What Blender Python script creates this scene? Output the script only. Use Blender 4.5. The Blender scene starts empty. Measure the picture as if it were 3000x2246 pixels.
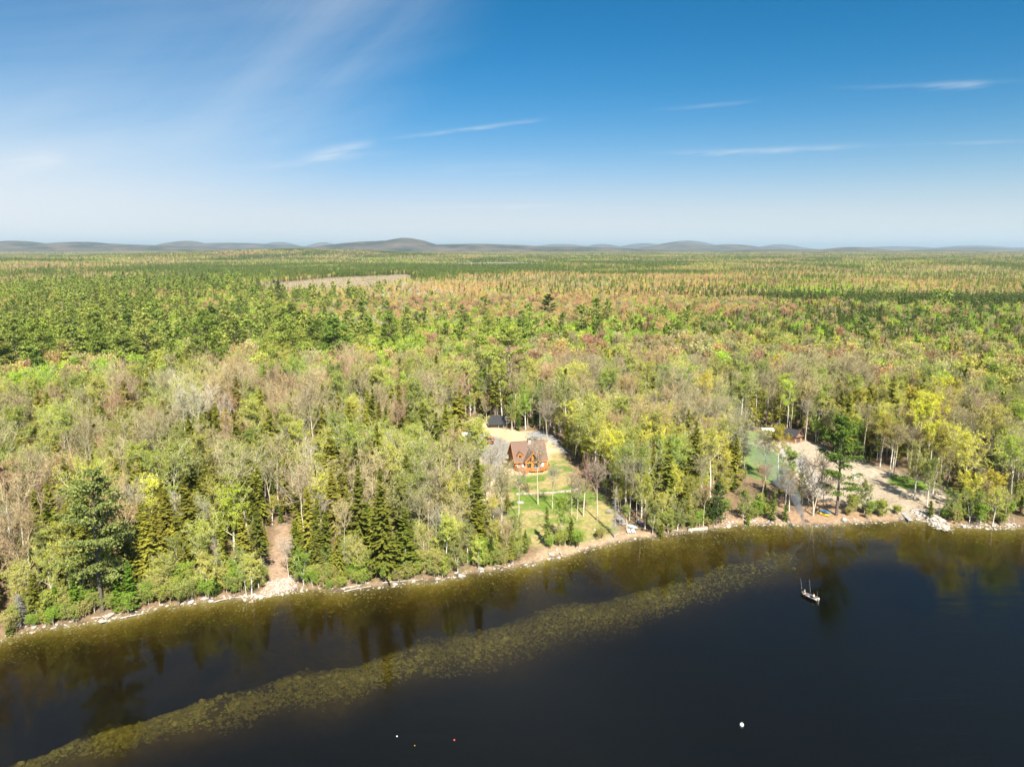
import bpy, math, random
import numpy as np
from mathutils import Vector, Matrix
rad = math.radians
SC = bpy.context.scene
COL = SC.collection
rng = np.random.default_rng(7)
random.seed(7)

# ------------------------------------------------------------------ camera, sky, sun, exposure
CAM_H = 75.0
PITCH = rad(10.83)
FPX = 2081.0                       # focal length in pixels of the 3000 px wide photograph
cd = bpy.data.cameras.new('camera'); cam = bpy.data.objects.new('camera', cd); COL.objects.link(cam)
cam.location = (0, 0, CAM_H); cam.rotation_euler = (rad(90) - PITCH, 0, 0)
cd.sensor_fit = 'HORIZONTAL'; cd.sensor_width = 34.6; cd.lens = 24.0
cd.clip_start = 0.5; cd.clip_end = 90000
SC.camera = cam
SUN_EL = 47.0
SUN_AZ = 163.0                     # compass-like, clockwise from +Y: behind the camera, a little to the right
SC.view_settings.view_transform = 'Standard'; SC.view_settings.look = 'None'
SC.view_settings.gamma = 1; SC.view_settings.use_curve_mapping = False
EXPO = 1.05
SC.view_settings.exposure = EXPO
SC.render.engine = 'CYCLES'
SC.cycles.max_bounces = 6; SC.cycles.diffuse_bounces = 2; SC.cycles.glossy_bounces = 2
SC.cycles.transparent_max_bounces = 12; SC.cycles.transmission_bounces = 3; SC.cycles.volume_bounces = 0
SC.cycles.caustics_reflective = False; SC.cycles.caustics_refractive = False

W = bpy.data.worlds.new('World'); SC.world = W; W.use_nodes = True
wt = W.node_tree; wn = wt.nodes; wl = wt.links; wn.clear()
def wnode(t, **k):
    n = wn.new(t)
    for a, b in k.items(): setattr(n, a, b)
    return n
def wm(op, a, b=None, c=None, clamp=False):
    n = wnode('ShaderNodeMath', operation=op, use_clamp=clamp)
    for i, v in enumerate((a, b, c)):
        if v is None: continue
        if isinstance(v, (int, float)): n.inputs[i].default_value = v
        else: wl.new(v, n.inputs[i])
    return n.outputs[0]
def wstep(v, a, b):
    n = wnode('ShaderNodeMapRange', interpolation_type='SMOOTHSTEP')
    wl.new(v, n.inputs[0]); n.inputs[1].default_value = a; n.inputs[2].default_value = b
    return n.outputs[0]
sky = wnode('ShaderNodeTexSky', sky_type='NISHITA', sun_disc=False)
sky.sun_elevation = rad(SUN_EL); sky.sun_rotation = rad(SUN_AZ)
sky.altitude = 200; sky.air_density = 1.0; sky.dust_density = 0.6; sky.ozone_density = 2.2
tc = wnode('ShaderNodeTexCoord'); sp = wnode('ShaderNodeSeparateXYZ'); wl.new(tc.outputs['Generated'], sp.inputs[0])
X, Y, Z = sp.outputs
AZ = wm('ARCTAN2', X, Y); EL = wm('ARCSINE', Z)
cmb = wnode('ShaderNodeCombineXYZ'); wl.new(AZ, cmb.inputs[0]); wl.new(EL, cmb.inputs[1])
def wnoise(scale, detail, rough, ang, sx, sy, dist=0.0):
    mp = wnode('ShaderNodeMapping'); wl.new(cmb.outputs[0], mp.inputs[0])
    mp.vector_type = 'TEXTURE'
    mp.inputs['Rotation'].default_value = (0, 0, ang); mp.inputs['Scale'].default_value = (sx, sy, 1)
    nz = wnode('ShaderNodeTexNoise'); wl.new(mp.outputs[0], nz.inputs['Vector'])
    nz.inputs['Scale'].default_value = scale; nz.inputs['Detail'].default_value = detail
    nz.inputs['Roughness'].default_value = rough; nz.inputs['Distortion'].default_value = dist
    return nz.outputs['Fac']
nA = wnoise(2.2, 6, 0.55, 0.55, 2.2, 0.6, 0.3)
nB = wnoise(9.0, 6, 0.65, 0.22, 6.0, 0.5, 0.2)
nC = wnoise(24.0, 5, 0.7, 0.10, 5.0, 0.6, 0.3)
nD = wnoise(7.0, 6, 0.62, 0.72, 5.0, 0.55, 0.25)
edge = wm('SUBTRACT', wm('ADD', wm('MULTIPLY', wm('SUBTRACT', EL, 0.15), 0.95), wm('ADD', -0.27, wm('MULTIPLY', nA, 0.14))), AZ)
veil = wstep(wm('ADD', edge, wm('MULTIPLY', wm('SUBTRACT', nB, .5), .16)), -0.10, 0.42)
lowb = wm('SUBTRACT', 1.0, wstep(EL, 0.0, 0.33))
veil_d = wm('MULTIPLY', veil, wm('ADD', wm('MULTIPLY', wm('POWER', lowb, 2.6), 0.80), wm('MULTIPLY', nB, 0.22)), clamp=True)
core = wm('MULTIPLY', wstep(wm('ADD', edge, wm('MULTIPLY', wm('SUBTRACT', nB, .5), .10)), -0.07, 0.18), wm('SUBTRACT', 1.0, wstep(edge, 0.12, 0.50)))     # thicker rim of the veil
veil_d = wm('ADD', veil_d, wm('MULTIPLY', core, wm('MULTIPLY', wstep(EL, 0.03, 0.2), wm('MULTIPLY', wm('ADD', wstep(nD, .15, .90), .35), 0.25))), clamp=True)
cloud = wm('ADD', wm('MULTIPLY', veil_d, wm('SUBTRACT', 1.0, wm('MULTIPLY', wstep(EL, .22, .36), wm('MULTIPLY', wstep(edge, .22, .5), .55)))), wm('MULTIPLY', wstep(EL, .33, .50), wm('MULTIPLY', nA, .26)))  # last term: thin cirrus above the view, added to brighten the lake's reflection
def pix_ang(px, py):
    u = (px - 1500) / FPX; v = (1123 - py) / FPX
    d = Vector((u, math.cos(PITCH) + v * math.sin(PITCH), -math.sin(PITCH) + v * math.cos(PITCH))).normalized()
    return math.atan2(d.x, d.y), math.asin(d.z)
for (p0, p1, wid, amp) in [((840, 458), (1120, 405), .0085, .75), ((1080, 402), (1640, 332), .0030, .55), ((1820, 442), (2640, 410), .0040, .55),
                           ((1060, 603), (1760, 590), .0034, .8), ((1880, 315), (2260, 283), .0030, .35), ((2660, 243), (2930, 228), .0050, .35),
                           ((-60, 470), (220, 446), .012, .35), ((1800, 682), (2060, 668), .0018, .35), ((1100, 490), (1700, 470), .010, .18),
                           ((400, 510), (1250, 425), .006, .25), ((2500, 420), (3100, 395), .0030, .22), ((2250, 250), (3100, 215), .003, .15)]:
    a0, e0 = pix_ang(*p0); a1, e1 = pix_ang(*p1); s = (e1 - e0) / (a1 - a0)
    line = wm('ADD', wm('MULTIPLY', wm('SUBTRACT', AZ, a0), s), e0 - .004)
    d = wm('DIVIDE', wm('ADD', wm('SUBTRACT', EL, line), wm('MULTIPLY', wm('SUBTRACT', nC, .5), wid * 3.4)), wid * .75)
    g = wm('EXPONENT', wm('MULTIPLY', wm('MULTIPLY', d, d), -1.0))
    win = wm('MULTIPLY', wstep(AZ, a0, a0 + (a1 - a0) * .55), wm('SUBTRACT', 1.0, wstep(AZ, a0 + (a1 - a0) * .65, a1)))
    cloud = wm('ADD', cloud, wm('MULTIPLY', wm('MULTIPLY', g, win), wm('MULTIPLY', wstep(nC, .30, .72), amp * .85)), clamp=True)
SKYS = 0.082                       # background strength
seps = wnode('ShaderNodeSeparateColor'); wl.new(sky.outputs[0], seps.inputs[0]); cmbs = wnode('ShaderNodeCombineColor')
for i, (kk, gg, cc) in enumerate(((1.76, 3.30, .55), (.72, 1.215, .02), (.97, 1.22, .02))):   # deepen the clear blue
    v_ = wm('POWER', wm('MULTIPLY', seps.outputs[i], .12), gg); v_ = wm('MULTIPLY', v_, kk); v_ = wm('DIVIDE', v_, wm('ADD', 1.0, wm('MULTIPLY', v_, cc)))
    wl.new(v_, cmbs.inputs[i])
hz = wm('MULTIPLY', wm('EXPONENT', wm('MULTIPLY', wm('POWER', wm('DIVIDE', wm('MAXIMUM', EL, 0.0), .078), 1.4), -1.0)), .94)
mixh = wnode('ShaderNodeMix', data_type='RGBA'); wl.new(hz, mixh.inputs[0]); wl.new(cmbs.outputs[0], mixh.inputs[6]); mixh.inputs[7].default_value = (.80, .90, .955, 1)
mixc = wnode('ShaderNodeMix', data_type='RGBA'); wl.new(cloud, mixc.inputs[0]); wl.new(mixh.outputs[2], mixc.inputs[6]); mixc.inputs[7].default_value = (.86, .91, .95, 1)
scl = wnode('ShaderNodeVectorMath', operation='SCALE'); wl.new(mixc.outputs[2], scl.inputs[0]); scl.inputs['Scale'].default_value = 1 / (SKYS * 2**EXPO)
bg = wnode('ShaderNodeBackground'); wl.new(scl.outputs[0], bg.inputs['Color']); bg.inputs['Strength'].default_value = SKYS
wo = wnode('ShaderNodeOutputWorld'); wl.new(bg.outputs[0], wo.inputs[0])

sl = bpy.data.lights.new('sun', 'SUN'); sun = bpy.data.objects.new('sun', sl); COL.objects.link(sun)
sl.energy = 4.9; sl.angle = rad(0.53); sl.color = (1.0, 0.94, 0.82)
sdir = Vector((math.sin(rad(SUN_AZ)) * math.cos(rad(SUN_EL)), math.cos(rad(SUN_AZ)) * math.cos(rad(SUN_EL)), math.sin(rad(SUN_EL))))
sun.rotation_euler = sdir.to_track_quat('Z', 'Y').to_euler()

# ------------------------------------------------------------------ helpers: tagging, meshes, materials
def tag(o, label=None, cat=None, group=None, kind=None):
    if label: o['label'] = label
    if cat: o['category'] = cat
    if group: o['group'] = group
    if kind: o['kind'] = kind
    return o
def empty(name, loc=(0, 0, 0), rz=0):
    o = bpy.data.objects.new(name, None); o.location = loc; o.rotation_euler = (0, 0, rz)
    o.empty_display_size = .5; COL.objects.link(o); return o
class MB:
    """collects vertices and polygons; build() links them as one mesh object"""
    def __init__(s): s.v = []; s.f = []; s.m = []
    def add(s, vs, fs, mi=0):
        b = len(s.v); s.v += [tuple(p) for p in vs]
        for f in fs: s.f.append([b + i for i in f]); s.m.append(mi)
        return s
    def box(s, x0, x1, y0, y1, z0, z1, mi=0):
        return s.add([(x0,y0,z0),(x1,y0,z0),(x1,y1,z0),(x0,y1,z0),(x0,y0,z1),(x1,y0,z1),(x1,y1,z1),(x0,y1,z1)],
                     [(0,3,2,1),(4,5,6,7),(0,1,5,4),(1,2,6,5),(2,3,7,6),(3,0,4,7)], mi)
    def prism(s, pts, z0, z1, mi=0):          # vertical prism from a plan outline
        n = len(pts)
        return s.add([(x, y, z0) for x, y in pts] + [(x, y, z1) for x, y in pts],
                     [tuple(range(n))[::-1], tuple(range(n, 2 * n))] + [(i, (i + 1) % n, n + (i + 1) % n, n + i) for i in range(n)], mi)
    def wall(s, pts, y0, y1, mi=0):           # prism along y from an (x, z) outline
        n = len(pts)
        return s.add([(x, y0, z) for x, z in pts] + [(x, y1, z) for x, z in pts],
                     [tuple(range(n)), tuple(range(n, 2 * n))[::-1]] + [(i, n + i, n + (i + 1) % n, (i + 1) % n) for i in range(n)], mi)
    def tube(s, p, q, r0, r1, n=6, mi=0):
        p = Vector(p); q = Vector(q); d = (q - p).normalized()
        a = d.orthogonal().normalized(); b = d.cross(a)
        vs = [p + (a * math.cos(2*math.pi*i/n) + b * math.sin(2*math.pi*i/n)) * r0 for i in range(n)] + \
             [q + (a * math.cos(2*math.pi*i/n) + b * math.sin(2*math.pi*i/n)) * r1 for i in range(n)]
        return s.add(vs, [(i, (i+1) % n, n + (i+1) % n, n + i) for i in range(n)] + [tuple(range(n))[::-1], tuple(range(n, 2*n))], mi)
    def path(s, pts, rs, n=6, mi=0):
        for i in range(len(pts) - 1): s.tube(pts[i], pts[i+1], rs[i], rs[i+1], n, mi)
        return s
    def ball(s, c, r, sx=1, sy=1, sz=1, nu=10, nv=6, mi=0):
        vs = [(c[0], c[1], c[2] + r * sz)]
        for j in range(1, nv):
            t = math.pi * j / nv
            for i in range(nu):
                a = 2 * math.pi * i / nu
                vs.append((c[0] + r*sx*math.sin(t)*math.cos(a), c[1] + r*sy*math.sin(t)*math.sin(a), c[2] + r*sz*math.cos(t)))
        vs.append((c[0], c[1], c[2] - r * sz)); L = len(vs) - 1; fs = []
        for i in range(nu): fs.append((0, 1 + i, 1 + (i+1) % nu))
        for j in range(nv - 2):
            for i in range(nu):
                a = 1 + j*nu; fs.append((a + i, a + nu + i, a + nu + (i+1) % nu, a + (i+1) % nu))
        for i in range(nu): fs.append((L, 1 + (nv-2)*nu + (i+1) % nu, 1 + (nv-2)*nu + i))
        return s.add(vs, fs, mi)
    def mesh(s, name, mats):
        me = bpy.data.meshes.new(name); me.from_pydata(s.v, [], s.f)
        for m in (mats if isinstance(mats, (list, tuple)) else [mats]): me.materials.append(m)
        me.polygons.foreach_set('material_index', s.m); me.update(); return me
    def build(s, name, mats, parent=None, smooth=False, loc=None):
        me = s.mesh(name, mats)
        if smooth: me.polygons.foreach_set('use_smooth', [True] * len(me.polygons))
        o = bpy.data.objects.new(name, me); COL.objects.link(o)
        if parent: o.parent = parent
        if loc: o.location = loc
        return o
def np_mesh(name, V, F, mats, mi=None, smooth=False):
    """triangle mesh from numpy arrays"""
    me = bpy.data.meshes.new(name); V = np.asarray(V, np.float32); F = np.asarray(F, np.int32)
    me.vertices.add(len(V)); me.vertices.foreach_set('co', V.ravel())
    k = F.shape[1]
    me.loops.add(F.size); me.loops.foreach_set('vertex_index', F.ravel())
    me.polygons.add(len(F)); me.polygons.foreach_set('loop_start', np.arange(0, F.size, k, dtype=np.int32))
    for m in mats: me.materials.append(m)
    if mi is not None: me.polygons.foreach_set('material_index', np.asarray(mi, np.int32))
    me.polygons.foreach_set('use_smooth', np.full(len(F), smooth))
    me.update(calc_edges=True); return me

def mat(name, col=(.5,.5,.5), rough=.8, noise=None, bump=0, metal=0, spec=.3):
    """plain procedural material: colour varied by object-space noise (scale, amount), optional bump"""
    m = bpy.data.materials.new(name); m.use_nodes = True; nt = m.node_tree; b = nt.nodes['Principled BSDF']
    b.inputs['Roughness'].default_value = rough; b.inputs['Metallic'].default_value = metal
    b.inputs['Specular IOR Level'].default_value = spec
    b.inputs['Base Color'].default_value = (*col, 1)
    if noise:
        t = nt.nodes.new('ShaderNodeTexCoord'); n = nt.nodes.new('ShaderNodeTexNoise'); nt.links.new(t.outputs['Object'], n.inputs['Vector'])
        n.inputs['Scale'].default_value = noise[0]; n.inputs['Detail'].default_value = 5; n.inputs['Roughness'].default_value = .65
        r = nt.nodes.new('ShaderNodeMapRange'); nt.links.new(n.outputs['Fac'], r.inputs[0])
        r.inputs[1].default_value = .25; r.inputs[2].default_value = .75; r.inputs[3].default_value = 1 - noise[1]; r.inputs[4].default_value = 1 + noise[1]
        v = nt.nodes.new('ShaderNodeVectorMath'); v.operation = 'SCALE'; v.inputs[0].default_value = col; nt.links.new(r.outputs[0], v.inputs['Scale'])
        nt.links.new(v.outputs[0], b.inputs['Base Color'])
        if bump:
            bp = nt.nodes.new('ShaderNodeBump'); bp.inputs['Strength'].default_value = .6; bp.inputs['Distance'].default_value = bump
            nt.links.new(n.outputs['Fac'], bp.inputs['Height']); nt.links.new(bp.outputs[0], b.inputs['Normal'])
    return m

def leaf_mat(name, source, trans=.35, vary=.35, gain=1.0):
    """foliage: tint comes from the object's colour (single trees) or from the instance's tint (wood)"""
    m = bpy.data.materials.new(name); m.use_nodes = True; nt = m.node_tree; nt.nodes.clear(); N = nt.nodes.new; L = nt.links.new
    if source == 'object':
        a = N('ShaderNodeObjectInfo'); c = a.outputs['Color']; rnd = a.outputs['Random']
    else:
        a = N('ShaderNodeAttribute'); a.attribute_type = 'INSTANCER'; a.attribute_name = 'tint'; c = a.outputs['Color']
    t = N('ShaderNodeTexCoord'); n = N('ShaderNodeTexNoise'); L(t.outputs['Object'], n.inputs['Vector'])
    n.inputs['Scale'].default_value = .55; n.inputs['Detail'].default_value = 4; n.inputs['Roughness'].default_value = .8
    r = N('ShaderNodeMapRange'); L(n.outputs['Fac'], r.inputs[0]); r.inputs[1].default_value = .3; r.inputs[2].default_value = .7
    r.inputs[3].default_value = gain * (1 - vary); r.inputs[4].default_value = gain * (1 + vary)
    v = N('ShaderNodeVectorMath'); v.operation = 'SCALE'; L(c, v.inputs[0]); L(r.outputs[0], v.inputs['Scale'])
    d = N('ShaderNodeBsdfDiffuse'); tr = N('ShaderNodeBsdfTranslucent'); mx = N('ShaderNodeMixShader'); mx.inputs[0].default_value = trans
    L(v.outputs[0], d.inputs[0]); L(v.outputs[0], tr.inputs[0]); L(d.outputs[0], mx.inputs[1]); L(tr.outputs[0], mx.inputs[2])
    o = N('ShaderNodeOutputMaterial'); L(mx.outputs[0], o.inputs[0]); return m
def twig_mat(name, source, wood_col, share):
    m = leaf_mat(name, source, .1, .25); nt = m.node_tree; L = nt.links.new
    v = [n for n in nt.nodes if n.type == 'VECT_MATH'][0]; src = v.inputs[0].links[0].from_socket
    mx = nt.nodes.new('ShaderNodeMix'); mx.data_type = 'RGBA'; mx.inputs[0].default_value = share; mx.inputs[6].default_value = (*wood_col, 1); L(src, mx.inputs[7]); L(mx.outputs[2], v.inputs[0]); return m
M = {}
for s in ('object', 'wood'):
    M['twig_maple', s] = twig_mat('maple_twigs_' + s, s, (.46, .40, .28), .45); M['twig_birch', s] = twig_mat('birch_twigs_' + s, s, (.66, .61, .48), .35)
    M['needle', s] = leaf_mat('needles_' + s, s, .25, .35)
    M['leaf', s] = leaf_mat('leaves_' + s, s, .32, .28)
M['bark_spruce'] = mat('spruce_bark', (.28, .235, .20), .95, (6, .4))
M['bark_pine'] = mat('pine_bark', (.15, .125, .105), .95, (5, .4))
M['bark_maple'] = mat('maple_bark', (.58, .51, .38), .95, (5, .35))
M['bark_birch'] = mat('birch_bark', (.72, .67, .58), .8, (7, .3))
M['bark_dead'] = mat('weathered_dead_wood', (.36, .335, .30), .95, (8, .3))
M['rock'] = mat('grey_rock', (.40, .365, .315), .9, (1.6, .35), .05)
M['rock_pale'] = mat('pale_rock', (.52, .46, .39), .9, (2.0, .3), .05)
M['rock_wet'] = mat('submerged_rock', (.28, .265, .22), .9, (1.3, .5), .05)
M['rock_green'] = mat('greenish_grey_rock', (.36, .39, .32), .9, (2.5, .3), .04)
M['drift'] = mat('bleached_driftwood', (.5, .44, .37), .95, (5, .25))

# ------------------------------------------------------------------ noise, projection, terrain
def vnoise(x, y, s, seed=0):
    """value noise 0..1, numpy"""
    x = np.asarray(x, float) / s + seed * 17.3; y = np.asarray(y, float) / s + seed * 9.1
    xi = np.floor(x).astype(np.int64); yi = np.floor(y).astype(np.int64); fx = x - xi; fy = y - yi
    fx = fx*fx*(3-2*fx); fy = fy*fy*(3-2*fy)
    def h(a, b):
        v = (a * 374761393 + b * 668265263 + seed * 982451653) & 0xffffffff
        v = ((v ^ (v >> 13)) * 1274126177) & 0xffffffff
        return ((v ^ (v >> 16)) & 0xffff) / 65535.0
    return (h(xi, yi)*(1-fx)+h(xi+1, yi)*fx)*(1-fy) + (h(xi, yi+1)*(1-fx)+h(xi+1, yi+1)*fx)*fy
def fbm(x, y, s, seed=0, o=4):
    t = 0; a = .5; w = 0
    for i in range(o):
        t = t + a * vnoise(x, y, s / 2**i, seed + i); w += a; a *= .5
    return t / w
def ground_at(px, py, z=0.0):
    """where the line of sight through photo pixel (px, py) meets height z"""
    u = (px - 1500) / FPX; v = (1123 - py) / FPX
    dx, dy, dz = u, math.cos(PITCH) + v * math.sin(PITCH), -math.sin(PITCH) + v * math.cos(PITCH)
    t = (z - CAM_H) / dz
    return dx * t, dy * t
def project(x, y, z):
    z = z - CAM_H; c, s = math.cos(PITCH), math.sin(PITCH)
    d = y * c - z * s; up = y * s + z * c
    d = np.maximum(d, 1.0)
    return 1500 + FPX * x / d, 1123 - FPX * up / d
SHORE = [(0,1874),(55,1854),(137,1839),(251,1823),(353,1809),(424,1793),(483,1772),(526,1774),(589,1764),(675,1752),(740,1756),(783,1742),(856,1730),
 (925,1726),(1000,1730),(1098,1719),(1236,1701),(1280,1702),(1350,1686),(1386,1678),(1444,1671),(1495,1666),(1524,1657),(1567,1650),(1603,1637),
 (1657,1630),(1694,1619),(1726,1606),(1766,1599),(1820,1586),(1856,1577),(1907,1574),(1965,1565),(2019,1556),(2073,1552),(2100,1546),(2163,1536),
 (2258,1534),(2353,1538),(2432,1538),(2480,1533),(2559,1528),(2638,1525),(2695,1523),(2780,1540),(2823,1543),(2861,1544),(2915,1547),(2978,1545),(3000,1543)]
sh = np.array([ground_at(*p) for p in SHORE])
SX = np.concatenate([[-900, -300], sh[:, 0], [260, 420, 900]])
SY = np.concatenate([[sh[0,1] - 560, sh[0,1] - 110], sh[:, 1], [sh[-1,1] + 14, sh[-1,1] - 20, sh[-1,1] - 200]])
xs = np.linspace(-900, 900, 1801); ys0 = np.interp(xs, SX, SY)
slope = np.gradient(np.convolve(np.pad(ys0, 8, 'edge'), np.ones(17) / 17, 'valid'), xs)
UP = [(-60,2240),(0,2217),(136,2169),(224,2125),(325,2098),(434,2068),(542,2034),(644,2000),(746,1969),(834,1949),(949,1936),(1051,1919),(1153,1885),(1254,1851),
      (1425,1810),(1534,1783),(1642,1751),(1751,1734),(1900,1705),(2022,1675),(2212,1625),(2320,1600),(2500,1590),(2750,1580),(3100,1578)]
LO = [(-200,2330),(40,2250),(271,2176),(434,2115),(610,2075),(814,2044),(1017,2007),(1220,1952),(1371,1924),(1588,1875),(1751,1810),(1914,1778),(2022,1735),(2266,1675),(2360,1640),(2540,1625),(2760,1612),(3100,1605)]
up = np.array([ground_at(*p) for p in UP]); lo = np.array([ground_at(*p) for p in LO])
def shore_d(x, y):
    return (y - np.interp(x, xs, ys0)) / np.sqrt(1 + np.interp(x, xs, slope)**2)
def ss(x, a, b):
    t = np.clip((x - a) / (b - a), 0, 1); return t*t*(3-2*t)
def terrain(x, y):
    x = np.asarray(x, float); y = np.asarray(y, float); d = shore_d(x, y)
    dl = np.maximum(d, 0)
    land = .8 * (1 - np.exp(-dl / 1.4)) + 7.0 * (1 - np.exp(-dl / 110)) + (fbm(x, y, 46, 3) - .5) * 3.2 * ss(dl, 25, 120) + (fbm(x, y, 5, 8, 3) - .5) * .5 * ss(dl, 1, 8)
    r = np.hypot(x, y)
    land = land + (fbm(x, y, 700, 5, 3) - .5) * 12 * ss(r, 500, 2500)
    for (cx, cy, sx, sy, h) in ((-1400, 4700, 850, 700, 52), (900, 7600, 2600, 900, 12), (-4200, 9000, 1800, 1200, 10), (5200, 8200, 1800, 1000, 8)):
        land = land + h * np.exp(-((x - cx) / sx)**2 - ((y - cy) / sy)**2)
    uy = np.interp(x, up[:, 0], up[:, 1]); ly = np.interp(x, lo[:, 0], lo[:, 1]); mid = (uy + ly) / 2; hw = np.maximum((uy - ly) / 2, 3)
    shal = (3.4 - 1.5 * ss(x, 5, 45)) * (1 - np.exp(np.minimum(d, 0) / 11.0)) * (.75 + .5 * fbm(x, y, 14, 21, 3))
    t = (y - mid) / hw
    rid = np.where(t > 0, np.exp(-(t / 1.0)**4), 1.0)
    depth = shal * (1 - rid) + np.minimum(shal, 1.75 + (fbm(x, y, 11, 77, 3) - .5) * .9) * rid
    depth = np.where(x < 250, depth, shal)
    drop = np.maximum(ly + hw * .8 + (fbm(x, y, 16, 88, 3) - .5) * 6 - y, 0)
    depth = depth + drop * .30 * ss(drop, 0, 14)
    depth = np.minimum(depth, 9.5)
    return np.where(d > 0, land, -depth - .02)
def ray_ground(px, py):
    z = 4.0
    for _ in range(14):
        x, y = ground_at(px, py, z); z = float(terrain(x, y))
        if z < 0: z = max(z, 0)
    return x, y, z
def poly_w(pts): return np.array([ray_ground(*p)[:2] for p in pts])
def inside(P, x, y):
    """signed distance to polygon P in metres, positive inside"""
    x = np.asarray(x, float); y = np.asarray(y, float); ins = np.zeros(x.shape, bool); dm = np.full(x.shape, 1e9)
    n = len(P)
    for i in range(n):
        ax, ay = P[i]; bx, by = P[(i + 1) % n]
        c = ((ay > y) != (by > y)) & (x < (bx - ax) * (y - ay) / ((by - ay) + 1e-12) + ax); ins ^= c
        t = np.clip(((x - ax) * (bx - ax) + (y - ay) * (by - ay)) / ((bx - ax)**2 + (by - ay)**2 + 1e-9), 0, 1)
        dm = np.minimum(dm, np.hypot(x - ax - t * (bx - ax), y - ay - t * (by - ay)))
    return np.where(ins, dm, -dm)
PG = {k: poly_w(v) for k, v in {
 'lawn': [(1498,1392),(1545,1395),(1605,1385),(1612,1325),(1650,1330),(1700,1385),(1730,1430),(1790,1470),(1800,1500),(1812,1560),(1760,1585),(1700,1602),(1640,1600),(1560,1600),(1500,1570),(1440,1520),(1425,1470),(1450,1420)],
 'straw': [(1300,1300),(1300,1262),(1330,1240),(1370,1222),(1420,1238),(1480,1256),(1530,1262),(1560,1262),(1600,1275),(1650,1325),(1640,1350),(1612,1380),(1600,1400),(1500,1400),(1450,1430),(1430,1480),(1400,1470),(1410,1400),(1390,1330),(1330,1310)],
 'drive': [(1318,1292),(1322,1272),(1352,1262),(1400,1262),(1432,1270),(1470,1286),(1500,1296),(1500,1330),(1478,1352),(1480,1375),(1465,1400),(1440,1410),(1420,1440),(1412,1400),(1410,1350),(1390,1310),(1350,1296)],
 'track': [(1530,1268),(1585,1262),(1612,1272),(1640,1300),(1668,1325),(1655,1328),(1620,1298),(1600,1284),(1560,1284)],
 'sand': [(2170,1300),(2200,1283),(2270,1290),(2330,1297),(2362,1290),(2400,1300),(2440,1328),(2520,1345),(2575,1368),(2650,1388),(2705,1402),(2770,1428),(2800,1462),(2790,1488),(2730,1506),(2650,1516),(2560,1492),(2470,1472),(2400,1462),(2340,1420),(2310,1385),(2280,1340),(2240,1315)],
 'grav2': [(2260,1312),(2300,1310),(2350,1330),(2380,1370),(2410,1420),(2420,1462),(2370,1430),(2345,1395),(2310,1350)],
 'lawn2': [(2158,1275),(2190,1262),(2225,1262),(2262,1275),(2232,1292),(2200,1296),(2242,1312),(2285,1330),(2312,1380),(2335,1425),(2270,1420),(2200,1395),(2160,1360),(2155,1310)],
 'lawn3': [(2598,1408),(2612,1392),(2650,1392),(2712,1410),(2738,1428),(2715,1438),(2650,1432),(2610,1420)],
 'shore2': [(2100,1540),(2140,1500),(2200,1470),(2300,1460),(2420,1465),(2540,1495),(2640,1520),(2700,1518),(2780,1500),(2810,1530),(2700,1560),(2100,1560)],
 'gap': [(770,1745),(778,1690),(790,1640),(800,1590),(815,1540),(842,1530),(852,1580),(845,1640),(858,1700),(868,1745)],
 'bank': [(1540,1640),(1600,1600),(1700,1590),(1800,1560),(1900,1555),(1930,1580),(1700,1640),(1560,1670)],
 'clearcut': [(700,850),(820,828),(1000,812),(1190,804),(1230,818),(1130,845),(960,861),(830,868),(700,868)],
 'marsh': [(1200,775),(1500,768),(1700,772),(1500,780),(1250,782)],
}.items()}
PG['thin_left'] = poly_w([(1280,1345),(1400,1330),(1440,1380),(1440,1500),(1400,1540),(1330,1490),(1290,1420)])
PG['thin_right'] = poly_w([(2100,1400),(2200,1400),(2330,1425),(2420,1465),(2540,1495),(2700,1510),(2700,1545),(2100,1555),(2070,1480)])
NO_TREES = ['lawn', 'straw', 'drive', 'sand', 'grav2', 'lawn2', 'lawn3', 'gap', 'clearcut', 'bank', 'marsh']
shed_xyz = ray_ground(1455, 1253); gar_xyz = ray_ground(2336, 1294); camper_xyz = ray_ground(2249, 1273)

# ------------------------------------------------------------------ ground sheet
def axis(lo_, hi_, fine, step, grow):
    a = list(np.arange(fine[0], fine[1] + .01, step)); s = step
    while a[-1] < hi_: s *= grow; a.append(a[-1] + s)
    s = step; b = []
    p = fine[0]
    while p > lo_: s *= grow; p -= s; b.append(p)
    return np.array(b[::-1] + a)
gx = axis(-40000, 40000, (-150, 215), 1.25, 1.09); gy = axis(-3000, 60000, (95, 320), 1.15, 1.07)
GX, GY = np.meshgrid(gx, gy); shp = GX.shape; fx = GX.ravel(); fy = GY.ravel()
fz = terrain(fx, fy)
idx = np.arange(fx.size).reshape(shp)
Fq = np.stack([idx[:-1, :-1], idx[:-1, 1:], idx[1:, 1:], idx[1:, :-1]], -1).reshape(-1, 4)
n1 = fbm(fx, fy, 9, 31); n2 = fbm(fx, fy, 2.7, 41, 3); n3 = fbm(fx, fy, 30, 51)
def lerp(a, b, t): return a * (1 - t[:, None]) + b * t[:, None]
C = np.array
col = lerp(np.tile(C([.20, .125, .075]), (fx.size, 1)), C([.25, .185, .115]), n1)
col = lerp(col, C([.09, .095, .03]), ss(n2 + n3 * .6, .85, 1.15) * .7)
near = (np.abs(fx) < 400) & (fy < 420) & (fy > 60)
def blend(key, c, soft=1.2, amt=None):
    global col
    d = np.full(fx.shape, -99.0); sel = near if key not in ('clearcut', 'marsh') else (fy > 400) & (fy < 6000)
    d[sel] = inside(PG[key], fx[sel], fy[sel])
    t = ss(d + (n2 - .5) * 2.2, -soft, soft)
    if amt is not None: t = t * amt
    col = lerp(col, c, t)
straw = C([.60, .47, .28])
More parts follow.
